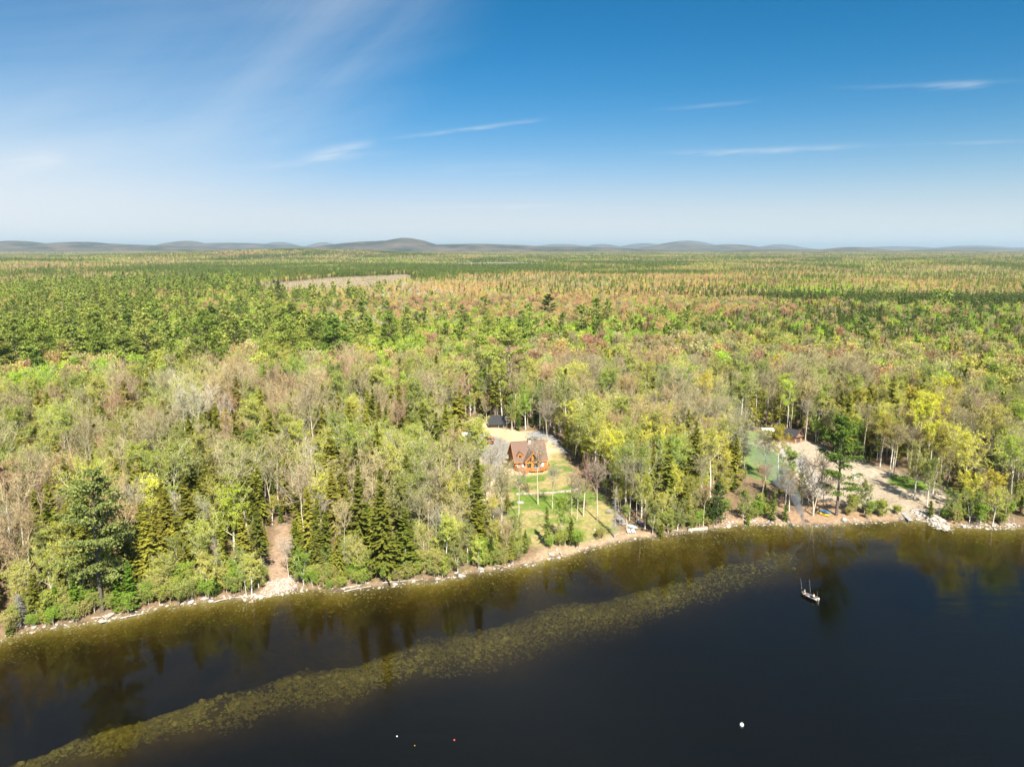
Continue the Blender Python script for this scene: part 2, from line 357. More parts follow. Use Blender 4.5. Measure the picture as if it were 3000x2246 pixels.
blend('straw', straw); blend('straw', C([.48, .36, .20]), 1, ss(n1, .45, .75) * .6)
blend('drive', C([.27, .255, .23])); blend('drive', C([.36, .31, .25]), 1, ss(n2, .5, .8) * .7)
blend('track', C([.30, .30, .30]), .8)
blend('lawn', C([.36, .29, .13])); blend('lawn', C([.12, .20, .03]), 2, ss(n1 + (n2 - .5) * .6, .40, .60) * .92); blend('lawn', C([.27, .26, .08]), 2, ss(n3, .45, .7) * .4)
blend('sand', C([.42, .35, .26])); blend('sand', C([.35, .28, .20]), 1, ss(n1, .4, .7))
blend('grav2', C([.38, .35, .32]), 2)
blend('lawn2', C([.19, .25, .08])); blend('lawn2', C([.13, .20, .06]), 2, ss(n1, .45, .6)); blend('lawn3', C([.15, .22, .04]))
blend('shore2', C([.36, .24, .15]), 2, .75 + 0 * n1)
blend('gap', C([.37, .26, .175]), 1); blend('bank', C([.38, .27, .17]), 2)
blend('clearcut', C([.34, .27, .18]), 20); blend('marsh', C([.36, .33, .26]), 40)
dd = shore_d(fx, fy)
uyv = np.interp(fx, up[:, 0], up[:, 1]); lyv = np.interp(fx, lo[:, 0], lo[:, 1]); ridm = ss((uyv + 1.5 - fy) / 3 + (n2 - .5), 0, 1) * ss((fy - lyv + 3) / 6, 0, 1)
beach = ss(dd, -.2, .4) * (1 - ss(dd + n2 * 2, .7, 2.2)); col = lerp(col, C([.32, .235, .165]), beach * (.25 + .5 * ss(n3 + n1 * .5, .6, .9))); col = lerp(col, C([.07, .055, .04]), ss(dd, -.5, -.1) * (1 - ss(dd + (n2 - .5) * .5, .15, .55)) * .75)
bedc = lerp(np.tile(C([.19, .155, .055]), (fx.size, 1)), C([.09, .072, .027]), ss(n1, .35, .7))
bedc = lerp(bedc, C([.24, .215, .15]) * .65, ridm * (.55 + .45 * n2)); col = lerp(bedc, col, ss(dd, -.3, .1))
gm = np_mesh('ground', np.stack([fx, fy, fz], 1), Fq, [], smooth=True)
at = gm.color_attributes.new('soil', 'FLOAT_COLOR', 'POINT'); at.data.foreach_set('color', np.concatenate([col, np.ones((fx.size, 1))], 1).astype(np.float32).ravel())
m = bpy.data.materials.new('ground'); m.use_nodes = True; nt = m.node_tree; b = nt.nodes['Principled BSDF']; b.inputs['Roughness'].default_value = 1; b.inputs['Specular IOR Level'].default_value = .05
a = nt.nodes.new('ShaderNodeVertexColor'); a.layer_name = 'soil'
tcg = nt.nodes.new('ShaderNodeNewGeometry')
def gnoise(scale, d, lo_, hi_):
    n = nt.nodes.new('ShaderNodeTexNoise'); nt.links.new(tcg.outputs['Position'], n.inputs['Vector']); n.inputs['Scale'].default_value = scale; n.inputs['Detail'].default_value = d; n.inputs['Roughness'].default_value = .75
    r = nt.nodes.new('ShaderNodeMapRange'); nt.links.new(n.outputs['Fac'], r.inputs[0]); r.inputs[1].default_value = .3; r.inputs[2].default_value = .7; r.inputs[3].default_value = lo_; r.inputs[4].default_value = hi_
    return n, r
na, ra = gnoise(.9, 8, .6, 1.4); nb, rb = gnoise(4.5, 4, .75, 1.25)
mu = nt.nodes.new('ShaderNodeMath'); mu.operation = 'MULTIPLY'; nt.links.new(ra.outputs[0], mu.inputs[0]); nt.links.new(rb.outputs[0], mu.inputs[1])
v = nt.nodes.new('ShaderNodeVectorMath'); v.operation = 'SCALE'; nt.links.new(a.outputs[0], v.inputs[0]); nt.links.new(mu.outputs[0], v.inputs['Scale']); nt.links.new(v.outputs[0], b.inputs['Base Color'])
bp = nt.nodes.new('ShaderNodeBump'); bp.inputs['Distance'].default_value = .12; bp.inputs['Strength'].default_value = .5; nt.links.new(na.outputs['Fac'], bp.inputs['Height']); nt.links.new(bp.outputs[0], b.inputs['Normal'])
gm.materials.append(m)
go = bpy.data.objects.new('ground', gm); COL.objects.link(go); tag(go, kind='structure')

# ------------------------------------------------------------------ water: clear brown lake
def water_material():
    m = bpy.data.materials.new('lake_water'); m.use_nodes = True; nt = m.node_tree; nt.nodes.clear(); N = nt.nodes.new; L = nt.links.new
    g = N('ShaderNodeNewGeometry')
    def nz(scale, sx, sy, rz, det):
        mp = N('ShaderNodeMapping'); L(g.outputs['Position'], mp.inputs[0]); mp.inputs['Scale'].default_value = (sx, sy, 1); mp.inputs['Rotation'].default_value = (0, 0, rz)
        n = N('ShaderNodeTexNoise'); L(mp.outputs[0], n.inputs['Vector']); n.inputs['Scale'].default_value = scale; n.inputs['Detail'].default_value = det; n.inputs['Roughness'].default_value = .55
        return n.outputs['Fac']
    a = nz(1.5, .45, 1.0, .25, 3); b2 = nz(.30, .28, 1.0, .15, 3); c = nz(5.0, .6, 1, -.2, 2)
    def mm(op, x, y):
        n = N('ShaderNodeMath'); n.operation = op
        for i, q in enumerate((x, y)):
            if isinstance(q, (int, float)): n.inputs[i].default_value = q
            else: L(q, n.inputs[i])
        return n.outputs[0]
    patch = nz(.018, 1, 1.6, .3, 2)
    pr = N('ShaderNodeMapRange'); L(patch, pr.inputs[0]); pr.inputs[1].default_value = .35; pr.inputs[2].default_value = .65; pr.inputs[3].default_value = .45; pr.inputs[4].default_value = 1.3
    big = nz(.10, .22, 1.0, .12, 3); h = mm('ADD', mm('MULTIPLY', big, .05), mm('ADD', mm('ADD', mm('MULTIPLY', a, .0065), mm('MULTIPLY', b2, .019)), mm('MULTIPLY', c, .0036))); h = mm('MULTIPLY', h, pr.outputs[0])
    sxy = N('ShaderNodeSeparateXYZ'); L(g.outputs['Position'], sxy.inputs[0]); opn = N('ShaderNodeMapRange'); L(mm('ADD', sxy.outputs[1], mm('MULTIPLY', sxy.outputs[0], -.28)), opn.inputs[0])   # the open lake is ruffled, the lee of the shore calm
    opn.inputs[1].default_value = 122; opn.inputs[2].default_value = 84; opn.inputs[3].default_value = 1.0; opn.inputs[4].default_value = 13.0; h = mm('MULTIPLY', h, opn.outputs[0])
    bp = N('ShaderNodeBump'); bp.inputs['Strength'].default_value = 1; bp.inputs['Distance'].default_value = 1; L(h, bp.inputs['Height'])
    fr = N('ShaderNodeFresnel'); ir = N('ShaderNodeMapRange'); L(g.outputs['Backfacing'], ir.inputs[0]); ir.inputs[3].default_value = 1.44; ir.inputs[4].default_value = 1 / 1.44; L(ir.outputs[0], fr.inputs['IOR']);   # same weight from above and below L(bp.outputs[0], fr.inputs['Normal'])
    t = N('ShaderNodeBsdfTransparent'); gl = N('ShaderNodeBsdfGlossy'); gl.inputs['Roughness'].default_value = .012; L(bp.outputs[0], gl.inputs['Normal'])
    mx = N('ShaderNodeMixShader'); L(fr.outputs[0], mx.inputs[0]); L(t.outputs[0], mx.inputs[1]); L(gl.outputs[0], mx.inputs[2])
    vs_ = N('ShaderNodeVolumeAbsorption'); vs_.inputs['Color'].default_value = (.66, .62, .24, 1); vs_.inputs['Density'].default_value = 1.0; sc = N('ShaderNodeVolumeScatter'); sc.inputs['Color'].default_value = (.75, .82, .85, 1); sc.inputs['Density'].default_value = .007; va = N('ShaderNodeAddShader'); L(vs_.outputs[0], va.inputs[0]); L(sc.outputs[0], va.inputs[1])
    o = N('ShaderNodeOutputMaterial'); L(mx.outputs[0], o.inputs['Surface']); L(va.outputs[0], o.inputs['Volume']); return m
wm_ = water_material()
wb = MB().box(-2500, 2500, -2000, 620, -11, 0)
wo_ = wb.build('lake_water', wm_); tag(wo_, kind='structure')

# ------------------------------------------------------------------ far hills
def hill_mat(name, c0, c1):
    m = mat(name, c0, 1, None); nt = m.node_tree; b = nt.nodes['Principled BSDF']; b.inputs['Specular IOR Level'].default_value = 0
    g = nt.nodes.new('ShaderNodeNewGeometry'); n = nt.nodes.new('ShaderNodeTexNoise'); nt.links.new(g.outputs['Position'], n.inputs['Vector'])
    n.inputs['Scale'].default_value = .0024; n.inputs['Detail'].default_value = 9; n.inputs['Roughness'].default_value = .7
    r = nt.nodes.new('ShaderNodeValToRGB'); nt.links.new(n.outputs['Fac'], r.inputs[0]); e = r.color_ramp.elements
    e[0].position = .38; e[0].color = (*c0, 1); e[1].position = .6; e[1].color = (*c1, 1); nt.links.new(r.outputs[0], b.inputs['Base Color'])
    return m
HM = hill_mat('wooded_hillside', (.022, .034, .022), (.14, .105, .075))
# (distance, depth spread, [(photo px, top py, half width px)]) - each range is a swelling of real ground
RANGES = [
 (11000, 900, [(-150, 700, 260), (60, 706, 160), (250, 707, 170), (400, 716, 300), (1190, 696, 95), (1130, 704, 190), (1380, 714, 330), (1650, 720, 300), (2480, 722, 90), (2300, 728, 260), (2700, 730, 300), (3050, 731, 200)], 0),
 (16000, 1300, [(560, 707, 70), (700, 712, 230), (330, 714, 200), (1980, 711, 90), (2230, 722, 60), (2120, 716, 100), (2820, 724, 130)], 1),
 (24000, 1800, [(830, 711, 50), (960, 712, 40), (1640, 716, 90), (1760, 717, 60), (2000, 707, 80), (2270, 717, 50), (2600, 722, 120), (2830, 720, 90), (2990, 724, 90), (1880, 714, 70)], 2)]
HOR = 725
for D, sp_, hs, k in RANGES:
    hx = np.linspace(-D * .95, D * .95, 900); hy = np.linspace(D - sp_ * 2.2, D + sp_ * 2.2, 60); A, B = np.meshgrid(hx, hy)
    Hh = np.zeros_like(A)
    for (px, py, wpx) in hs:
        cx = (px - 1500) / FPX * D * 1.0; h = (HOR + 2 - py) / FPX * D * 1.08 + CAM_H; wv = wpx / FPX * D
        Hh = np.maximum(Hh, h * np.exp(-np.abs((A - cx) / wv)**2.0 / 1.6))
    Hh = Hh * np.exp(-((B - D) / sp_)**2) * (.88 + .22 * fbm(A, B, D * .06, 61 + k, 5)) - 25
    id2 = np.arange(A.size).reshape(A.shape); F2 = np.stack([id2[:-1, :-1], id2[:-1, 1:], id2[1:, 1:], id2[1:, :-1]], -1).reshape(-1, 4)
    me = np_mesh('hills', np.stack([A.ravel(), B.ravel(), Hh.ravel()], 1), F2, [HM], smooth=True)
    o = bpy.data.objects.new('hills', me); COL.objects.link(o); tag(o, kind='structure')
# ------------------------------------------------------------------ the air: pale haze over the whole country
hv = bpy.data.materials.new('haze'); hv.use_nodes = True; nt = hv.node_tree; nt.nodes.clear()
pv = nt.nodes.new('ShaderNodeVolumePrincipled'); pv.inputs['Color'].default_value = (.64, .84, .97, 1); pv.inputs['Density'].default_value = 4.0e-5; pv.inputs['Anisotropy'].default_value = .1
om = nt.nodes.new('ShaderNodeOutputMaterial'); nt.links.new(pv.outputs[0], om.inputs['Volume'])
HZ = 330.0
hb = MB().box(-41000, 41000, -3100, 61500, -14, HZ); ho = hb.build('haze', hv); tag(ho, 'thin pale blue haze lying over the forest', 'haze', kind='stuff')
# ------------------------------------------------------------------ tree generators (numpy, triangles)
class TA:
    def __init__(s): s.V = []; s.F = []; s.M = []; s.n = 0
    def add(s, V, F, mi):
        s.V.append(V); s.F.append(F + s.n); s.M.append(np.full(len(F), mi)); s.n += len(V)
    def get(s): return np.concatenate(s.V), np.concatenate(s.F), np.concatenate(s.M)
def unit(v): return v / (np.linalg.norm(v, axis=-1, keepdims=True) + 1e-9)
def perp(d, g):
    a = unit(np.cross(d, g.normal(size=d.shape))); return a, np.cross(d, a)
def tubes(ta, P, Q, r0, r1, n, mi, g):
    d = unit(Q - P); a, b = perp(d, g); k = len(P)
    th = np.arange(n) * 2 * math.pi / n; cs = np.cos(th)[None, :, None]; sn = np.sin(th)[None, :, None]
    ring = a[:, None] * cs + b[:, None] * sn
    V = np.concatenate([P[:, None] + ring * r0[:, None, None], Q[:, None] + ring * r1[:, None, None]], 1).reshape(-1, 3)
    i = np.arange(n); j = (i + 1) % n
    f = np.concatenate([np.stack([i, j, n + j], 1), np.stack([i, n + j, n + i], 1)])
    ta.add(V, (f[None] + (np.arange(k) * 2 * n)[:, None, None]).reshape(-1, 3), mi)
def slivers(ta, P, Q, w, mi, g):
    d = unit(Q - P); a, b = perp(d, g); k = len(P)
    V = np.stack([P + a * w[:, None], P - a * w[:, None], Q, P + b * w[:, None], P - b * w[:, None]], 1).reshape(-1, 3)
    f = np.array([[0, 1, 2], [3, 4, 2]])
    ta.add(V, (f[None] + (np.arange(k) * 5)[:, None, None]).reshape(-1, 3), mi)
def specks(ta, P, size, mi, g, flat=0.0, up=None):
    k = len(P); n = g.normal(size=(k, 3)); n[:, 2] = n[:, 2] * (1 - flat) + flat * 2.2 * np.abs(n[:, 2]) + flat
    n = unit(n); a, b = perp(n, g); s = (size * g.uniform(.6, 1.35, k))[:, None]
    V = np.stack([P + a * s, P - a * s * .6 + b * s * .8, P - a * s * .5 - b * s * .8], 1).reshape(-1, 3)
    ta.add(V, np.arange(3 * k).reshape(-1, 3), mi)
def trunk_line(H, lean, g, n=5, wob=.012):
    t = np.linspace(0, 1, n + 1); P = np.zeros((n + 1, 3)); P[:, 2] = t * H
    P[:, :2] = np.outer(t**1.4, lean) * H + np.cumsum(g.normal(size=(n + 1, 2)) * wob * H, 0) * t[:, None]; P[0, :2] = 0; return P
def on_line(P, t):
    n = len(P) - 1; q = np.clip(t * n, 0, n - 1e-6); i = q.astype(int); f = (q - i)[:, None]; return P[i] * (1 - f) + P[i + 1] * f
# every generator returns {'trunk': TA, 'crown': TA}; material slots 0 bark, 1 foliage
def spruce(seed, H=16, R=2.8, base=.10, step=.36, per=7, ntuft=5, tuft=.34, droop=.28, rag=.3, trunk_r=.2, power=.85, bare_low=.0):
    g = np.random.default_rng(seed); tk = TA(); cr = TA()
    P = trunk_line(H, g.normal(size=2) * .01, g, 4, .004); r = np.linspace(trunk_r, .03, 5)
    tubes(tk, P[:-1], P[1:], r[:-1], r[1:], 6, 0, g)
    nz_ = int((.985 - base) * H / step) * per; zs = base * H + (.985 - base) * H * g.uniform(0, 1, nz_)**1.08
    zs = np.clip(zs, base * H * .8, H * .99); t = (zs - base * H) / (H * (1 - base)); t = np.clip(t, 0, 1)
    az = g.uniform(0, 2 * math.pi, len(zs)); ph = g.uniform(0, 6.3, 3)
    lob = 1 + rag * .5 * np.sin(az * 2 + ph[0] + t * 5) + rag * .5 * np.sin(az * 3 + ph[1] - t * 9)
    az = az + .35 * np.sin(zs * 2.1 + ph[2]); clump = .78 + .44 * vnoise(az * 1.6 + 10 * seed, zs * .8, 1.0, seed % 97)
    L = clump * R * ((1 - t)**power * np.minimum(1, .55 + t * 3.0)) * g.uniform(1 - rag, 1.12, len(zs)) * lob + .12
    d = np.stack([np.cos(az), np.sin(az), np.zeros_like(az)], 1); side = np.stack([-np.sin(az), np.cos(az), np.zeros_like(az)], 1)
    root = on_line(P, zs / H)
    s0 = np.linspace(.22, 1.0, ntuft)
    dr_ = droop * g.uniform(.2, 2.0, len(zs))
    for s in s0:
        sj = np.clip(s + g.uniform(-.09, .09, len(zs)), .1, 1.05); x = L * sj
        dz = -dr_ * x + (.10 + .22 * t) * x * sj + t * .35 * x
        c = root + d * x[:, None]; c[:, 2] += dz
        w = tuft * (1.25 - .55 * sj) * g.uniform(.7, 1.3, len(zs)) * (.55 + .45 * np.minimum(1, L / R * 2)); l = w * 1.15
        dn = d.copy(); dn[:, 2] = -dr_ + .3 * t + g.normal(size=len(zs)) * .18; dn = unit(dn)
        sd = side * w[:, None]; sd[:, 2] -= w * .25
        sd2 = -side * w[:, None]; sd2[:, 2] -= w * .25
        V = np.stack([c - dn * l[:, None], c + sd, c + dn * l[:, None] * 1.2, c + sd2], 1).reshape(-1, 3)
        f = np.array([[0, 1, 2], [0, 2, 3]]); cr.add(V, (f[None] + (np.arange(len(zs)) * 4)[:, None, None]).reshape(-1, 3), 1)
    if bare_low > 0:
        n = int(40 * bare_low); z = g.uniform(.12 * H, base * H * 1.3, n); a2 = g.uniform(0, 6.28, n); LL = g.uniform(.5, 1.0, n) * R * .7
        p = on_line(P, z / H); q = p + np.stack([np.cos(a2) * LL, np.sin(a2) * LL, -LL * .35], 1); slivers(cr, p, q, np.full(n, .05), 0, g)
    return tk, cr
def dead_conifer(seed, H=15, R=1.8):
    g = np.random.default_rng(seed); tk = TA(); cr = TA()
    P = trunk_line(H, g.normal(size=2) * .015, g, 4, .004); r = np.linspace(.2, .03, 5); tubes(tk, P[:-1], P[1:], r[:-1], r[1:], 6, 0, g)
    n = 230; z = g.uniform(.2, .98, n) * H; a = g.uniform(0, 6.28, n); L = R * (1.05 - z / H) * g.uniform(.5, 1.3, n) + .2
    p = on_line(P, z / H); q = p + np.stack([np.cos(a) * L, np.sin(a) * L, -L * .25], 1); slivers(cr, p, q, np.full(n, .035), 0, g)
    m = n * 3; i = g.integers(0, n, m); s = g.uniform(.3, 1, m)[:, None]; c = p[i] * (1 - s) + q[i] * s; slivers(cr, c, c + g.normal(size=(m, 3)) * .35, np.full(m, .02), 0, g)
    return tk, cr
def pine(seed, H=24, R=4.6, base=.32, layers=15, per=5, clumps=4, tris=26, size=.26, trunk_r=.36, rag=.35, limbs=True):
    g = np.random.default_rng(seed); tk = TA(); cr = TA()
    P = trunk_line(H, g.normal(size=2) * .02, g, 5, .006); r = np.linspace(trunk_r, .05, 6); tubes(tk, P[:-1], P[1:], r[:-1], r[1:], 7, 0, g)
    z = np.linspace(base * H, H * .97, layers) + g.uniform(-.3, .3, layers); z = np.repeat(z, per) + g.uniform(-.25, .25, layers * per)
    t = (z / H - base) / (1 - base); az = g.uniform(0, 6.283, len(z)); prof = np.sin(np.clip(.28 + t * .72, 0, 1) * math.pi)**.8 * .95 + .12
    L = R * prof * g.uniform(1 - rag, 1.15, len(z)); keep = g.uniform(size=len(z)) > .12; z, t, az, L = z[keep], t[keep], az[keep], L[keep]
    p = on_line(P, np.clip(z / H, 0, .999)); d = np.stack([np.cos(az), np.sin(az), .12 + .55 * t], 1)
    q = p + d * L[:, None]; q[:, 2] += .25
    if limbs: slivers(cr, p, q, np.full(len(z), .08), 0, g)
    for s in np.linspace(.45, 1.02, clumps):
        c = p + (q - p) * s; k = len(c); rr = (.50 + .22 * (1 - abs(s - .8))) * np.minimum(1, .45 + L / R * .8) * g.uniform(.8, 1.25, k)
        pts = g.normal(size=(k, tris, 3)) * np.array([.62, .62, .20]); pts[:, :, 2] *= .65; pts[:, :, 2] -= .25 * (pts[:, :, 0]**2 + pts[:, :, 1]**2)
        pts = c[:, None] + pts * (rr * 1.35)[:, None, None]
        specks(cr, pts.reshape(-1, 3), np.full(k * tris, size), 1, g, .45)
    return tk, cr
def hardwood(seed, H=16, R=4.0, clear=.35, limbs=8, sub=5, subsub=5, twigs=4, leaves=2, leaf=.13, trunk_r=.2, up=.75, multi=1, twig_w=.022, lean=(0, 0), flat_top=.9):
    g = np.random.default_rng(seed); tk = TA(); cr = TA(); allP = []
    for mstem in range(multi):
        ln = np.array(lean) + (g.normal(size=2) * .03 if multi == 1 else np.array([math.cos(mstem * 2.4 + seed), math.sin(mstem * 2.4 + seed)]) * .16)
        P = trunk_line(H * .93, ln, g, 6, .009); r = np.linspace(trunk_r * 1.25 / multi**.4, .035, 7) ; k = 4
        tubes(tk, P[:k], P[1:k + 1], r[:k], r[1:k + 1], 6, 0, g); tubes(cr, P[k:-1], P[k + 1:], r[k:-1], r[k + 1:], 4, 0, g); allP.append(P)
    nl = limbs * multi; which = np.arange(nl) % multi; t = np.sort(g.uniform(clear, .97, nl)); Pr = np.stack([on_line(allP[w], np.array([tt]))[0] for w, tt in zip(which, t)])
    az = np.arange(nl) * 2.4 + g.uniform(-.5, .5, nl); s = (t - clear) / (1 - clear); ang = rad(62) * (1 - s * .55) * (1.15 - up * .5)
    d = np.stack([np.cos(az) * np.sin(ang), np.sin(az) * np.sin(ang), np.cos(ang)], 1)
    reach = R * np.clip(np.sqrt(np.maximum(0, 1 - (s * flat_top)**2)), .3, 1) * g.uniform(.75, 1.15, nl); L = np.minimum(reach / np.maximum(np.sin(ang), .35), (H * 1.0 - Pr[:, 2]) / np.maximum(np.cos(ang), .2) * 1.0 + .6)
    mid = Pr + d * (L * .5)[:, None]; d2 = unit(d + np.array([0, 0, .35])); end = mid + d2 * (L * .5)[:, None]
    r0 = trunk_r * (.58 - .26 * s); tubes(cr, Pr, mid, r0, r0 * .6, 4, 0, g); tubes(cr, mid, end, r0 * .6, r0 * .2, 3, 0, g)
    A = np.concatenate([Pr, mid]); B = np.concatenate([mid, end]); LL = np.concatenate([L, L]) ; lv = np.concatenate([r0, r0 * .6])
    def kids(A, B, Ls, n, frac, spread, lift):
        k = len(A); i = np.repeat(np.arange(k), n); s = g.uniform(.25, 1.0, k * n)[:, None]; p = A[i] * (1 - s) + B[i] * s
        d = unit(B - A)[i]; d = unit(d + g.normal(size=d.shape) * spread + np.array([0, 0, lift])); l = Ls[i] * frac * g.uniform(.6, 1.25, k * n); return p, p + d * l[:, None], l, i
    p, q, l, i = kids(A, B, LL, sub, .40, .55, .25); tubes(cr, p, q, lv[i] * .45, lv[i] * .16, 3, 0, g)
    p2, q2, l2, i2 = kids(p, q, l, subsub, .55, .6, .25); slivers(cr, p2, q2, np.full(len(p2), twig_w * 1.5), 0, g)
    if twigs:
        p3, q3, l3, _ = kids(p2, q2, l2, twigs, .6, .7, .2); slivers(cr, p3, q3, np.full(len(p3), twig_w), 0, g)
    else: p3, q3 = p2, q2
    if leaves:
        n = int(len(p3) * leaves); i = g.integers(0, len(p3), n); s = g.uniform(.4, 1.1, n)[:, None]; c = p3[i] * (1 - s) + q3[i] * s + g.normal(size=(n, 3)) * leaf * 1.2
        specks(cr, c, np.full(n, leaf), 1, g, .15)
    return tk, cr
def far_hardwood(seed, H, R, n=90, size=.8, pale=True, bare=0.0):
    g = np.random.default_rng(seed); tk = TA(); cr = TA(); P = trunk_line(H * .85, g.normal(size=2) * .03, g, 2, .01)
    slivers(tk, P[:1], P[-1:], np.array([.17]), 0, g)
    u = unit(g.normal(size=(n, 3))); rr = g.uniform(.55, 1.05, n)[:, None]; c = u * rr * np.array([R, R, H * .33]); c[:, 2] += H * .64 - .2 * 0
    c[:, 2] = np.where(c[:, 2] < H * .42, c[:, 2] + H * .2, c[:, 2]); c = c + g.normal(size=c.shape) * .25
    nb = int(n * bare); specks(cr, c[nb:], np.full(n - nb, size), 1, g, .25)
    m = 26; q = c[g.integers(0, n, m)]; p = q * np.array([.25, .25, 1]); p[:, 2] = q[:, 2] - H * .28; slivers(cr, p, q, np.full(m, .10), 0, g)
    return tk, cr
def joined(pair):
    a = TA()
    for t in pair:
        V, F, Mi = t.get(); a.V.append(V); a.F.append(F + a.n); a.M.append(Mi); a.n += len(V)
    return a

# kinds: models of several sizes; near = single trees (trunk + crown), wood = the same shapes joined for the wood
KINDS = {
 'spruce': dict(bark='bark_spruce', fol='needle', near=[
    lambda s: spruce(s, 17, 3.1, .10, .40, 7, 5, .36), lambda s: spruce(s+1, 15, 2.6, .16, .38, 7, 5, .34, .34, .42, bare_low=1), lambda s: spruce(s+2, 19, 3.0, .30, .42, 7, 5, .36, .22, .4, bare_low=1),
    lambda s: spruce(s+3, 13, 2.7, .06, .36, 7, 5, .33, .2, .25), lambda s: spruce(s+4, 16, 2.2, .2, .38, 6, 5, .34, .35, .5, bare_low=1), lambda s: spruce(s+5, 18, 3.4, .12, .44, 8, 5, .38, .3, .45)],
    mid=[lambda s: spruce(s, 16, 2.6, .12, .8, 6, 3, .62, .25, .35), lambda s: spruce(s+1, 14, 2.3, .15, .8, 6, 3, .6, .3, .4)],
    far=[lambda s: spruce(s, 15, 2.5, .15, 1.5, 5, 2, 1.0, .25, .3), lambda s: spruce(s+1, 17, 2.5, .2, 1.5, 5, 2, 1.0, .25, .4)]),
 'young': dict(bark='bark_spruce', fol='needle', near=[
    lambda s: spruce(s, 8, 1.9, .03, .38, 8, 4, .30, .12, .15), lambda s: spruce(s+1, 10, 1.6, .05, .36, 7, 4, .28, .15, .2), lambda s: spruce(s+2, 11, 1.35, .06, .36, 7, 4, .26, .2, .25)],
    mid=[lambda s: spruce(s, 11, 1.25, .05, .75, 6, 2, .5, .2, .2), lambda s: spruce(s+1, 13, 1.2, .08, .8, 6, 2, .5, .2, .25), lambda s: spruce(s+2, 9.5, 1.3, .05, .7, 6, 2, .5, .2, .2)],
    far=[lambda s: spruce(s, 12, 1.5, .05, 1.3, 5, 1, .95, .2, .2), lambda s: spruce(s+1, 14, 1.5, .1, 1.4, 5, 1, .95, .2, .2)]),
 'pine': dict(bark='bark_pine', fol='needle', near=[
    lambda s: pine(s, 23, 5.0, .28, 10, 6, 5, 48, .20), lambda s: pine(s+1, 18, 3.6, .25, 13), lambda s: pine(s+2, 14, 3.0, .15, 11, 5, 4, 24, .24, .25)],
    mid=[lambda s: pine(s, 21, 4.0, .3, 11, 4, 3, 7, .5), lambda s: pine(s+1, 15, 3.2, .15, 9, 4, 3, 7, .48), lambda s: pine(s+2, 24, 4.2, .35, 12, 4, 3, 7, .5, rag=.5)],
    far=[lambda s: pine(s, 20, 3.8, .3, 8, 4, 2, 4, .95, limbs=False), lambda s: pine(s+1, 16, 3.4, .2, 7, 4, 2, 4, .95, limbs=False)]),
 'bare': dict(bark='bark_maple', fol='leaf', near=[
    lambda s: hardwood(s, 17, 4.3, .38, 9, 5, 5, 3, .8, .075), lambda s: hardwood(s+1, 15, 3.4, .42, 8, 5, 5, 3, .8, .075, up=1.0), lambda s: hardwood(s+2, 19, 4.6, .48, 10, 5, 5, 3, .8, .075),
    lambda s: hardwood(s+3, 14, 3.6, .25, 8, 5, 5, 3, .8, .075, multi=2), lambda s: hardwood(s+4, 16, 3.0, .5, 7, 5, 5, 3, .8, .075, up=1.1, trunk_r=.16)],
    mid=[lambda s: hardwood(s, 15, 3.7, .35, 7, 4, 5, 2, 1.1, .26, twig_w=.05), lambda s: hardwood(s+1, 13, 3.2, .35, 7, 4, 5, 2, 1.1, .26, twig_w=.05, multi=2)],
    far=[lambda s: far_hardwood(s, 14, 3.4, 75, .62), lambda s: far_hardwood(s+1, 12, 3.0, 60, .62)]),
 'leafy': dict(bark='bark_birch', fol='leaf', near=[
    lambda s: hardwood(s, 15, 3.2, .32, 8, 5, 5, 3, 5.5, .115), lambda s: hardwood(s+1, 13, 2.6, .28, 8, 5, 4, 3, 6.0, .115, up=1.0, trunk_r=.14), lambda s: hardwood(s+2, 16, 3.8, .4, 9, 5, 5, 3, 4.6, .12),
    lambda s: hardwood(s+3, 11, 2.5, .2, 7, 5, 4, 3, 5.5, .11, multi=2, trunk_r=.13), lambda s: hardwood(s+4, 17, 3.4, .45, 8, 5, 5, 3, 5.5, .12)],
    mid=[lambda s: hardwood(s, 14, 3.2, .3, 7, 4, 4, 2, 2.6, .32, twig_w=.05), lambda s: hardwood(s+1, 13, 2.6, .25, 7, 4, 4, 2, 3.0, .30, twig_w=.05)],
    far=[lambda s: far_hardwood(s, 14, 3.0, 95, .75), lambda s: far_hardwood(s+1, 12, 2.8, 80, .75)]),
 'shrub': dict(bark='bark_maple', fol='leaf', near=[
    lambda s: hardwood(s, 3.4, 1.7, .1, 5, 4, 4, 3, 2.6, .11, multi=3, trunk_r=.06, twig_w=.014), lambda s: hardwood(s+1, 2.2, 1.3, .1, 5, 4, 4, 3, 3.0, .10, multi=3, trunk_r=.05, twig_w=.014),
    lambda s: hardwood(s+2, 4.6, 1.5, .15, 6, 4, 4, 3, 2.6, .12, multi=2, trunk_r=.06, twig_w=.014)]),
}
NEARM = {}; WOODC = {}
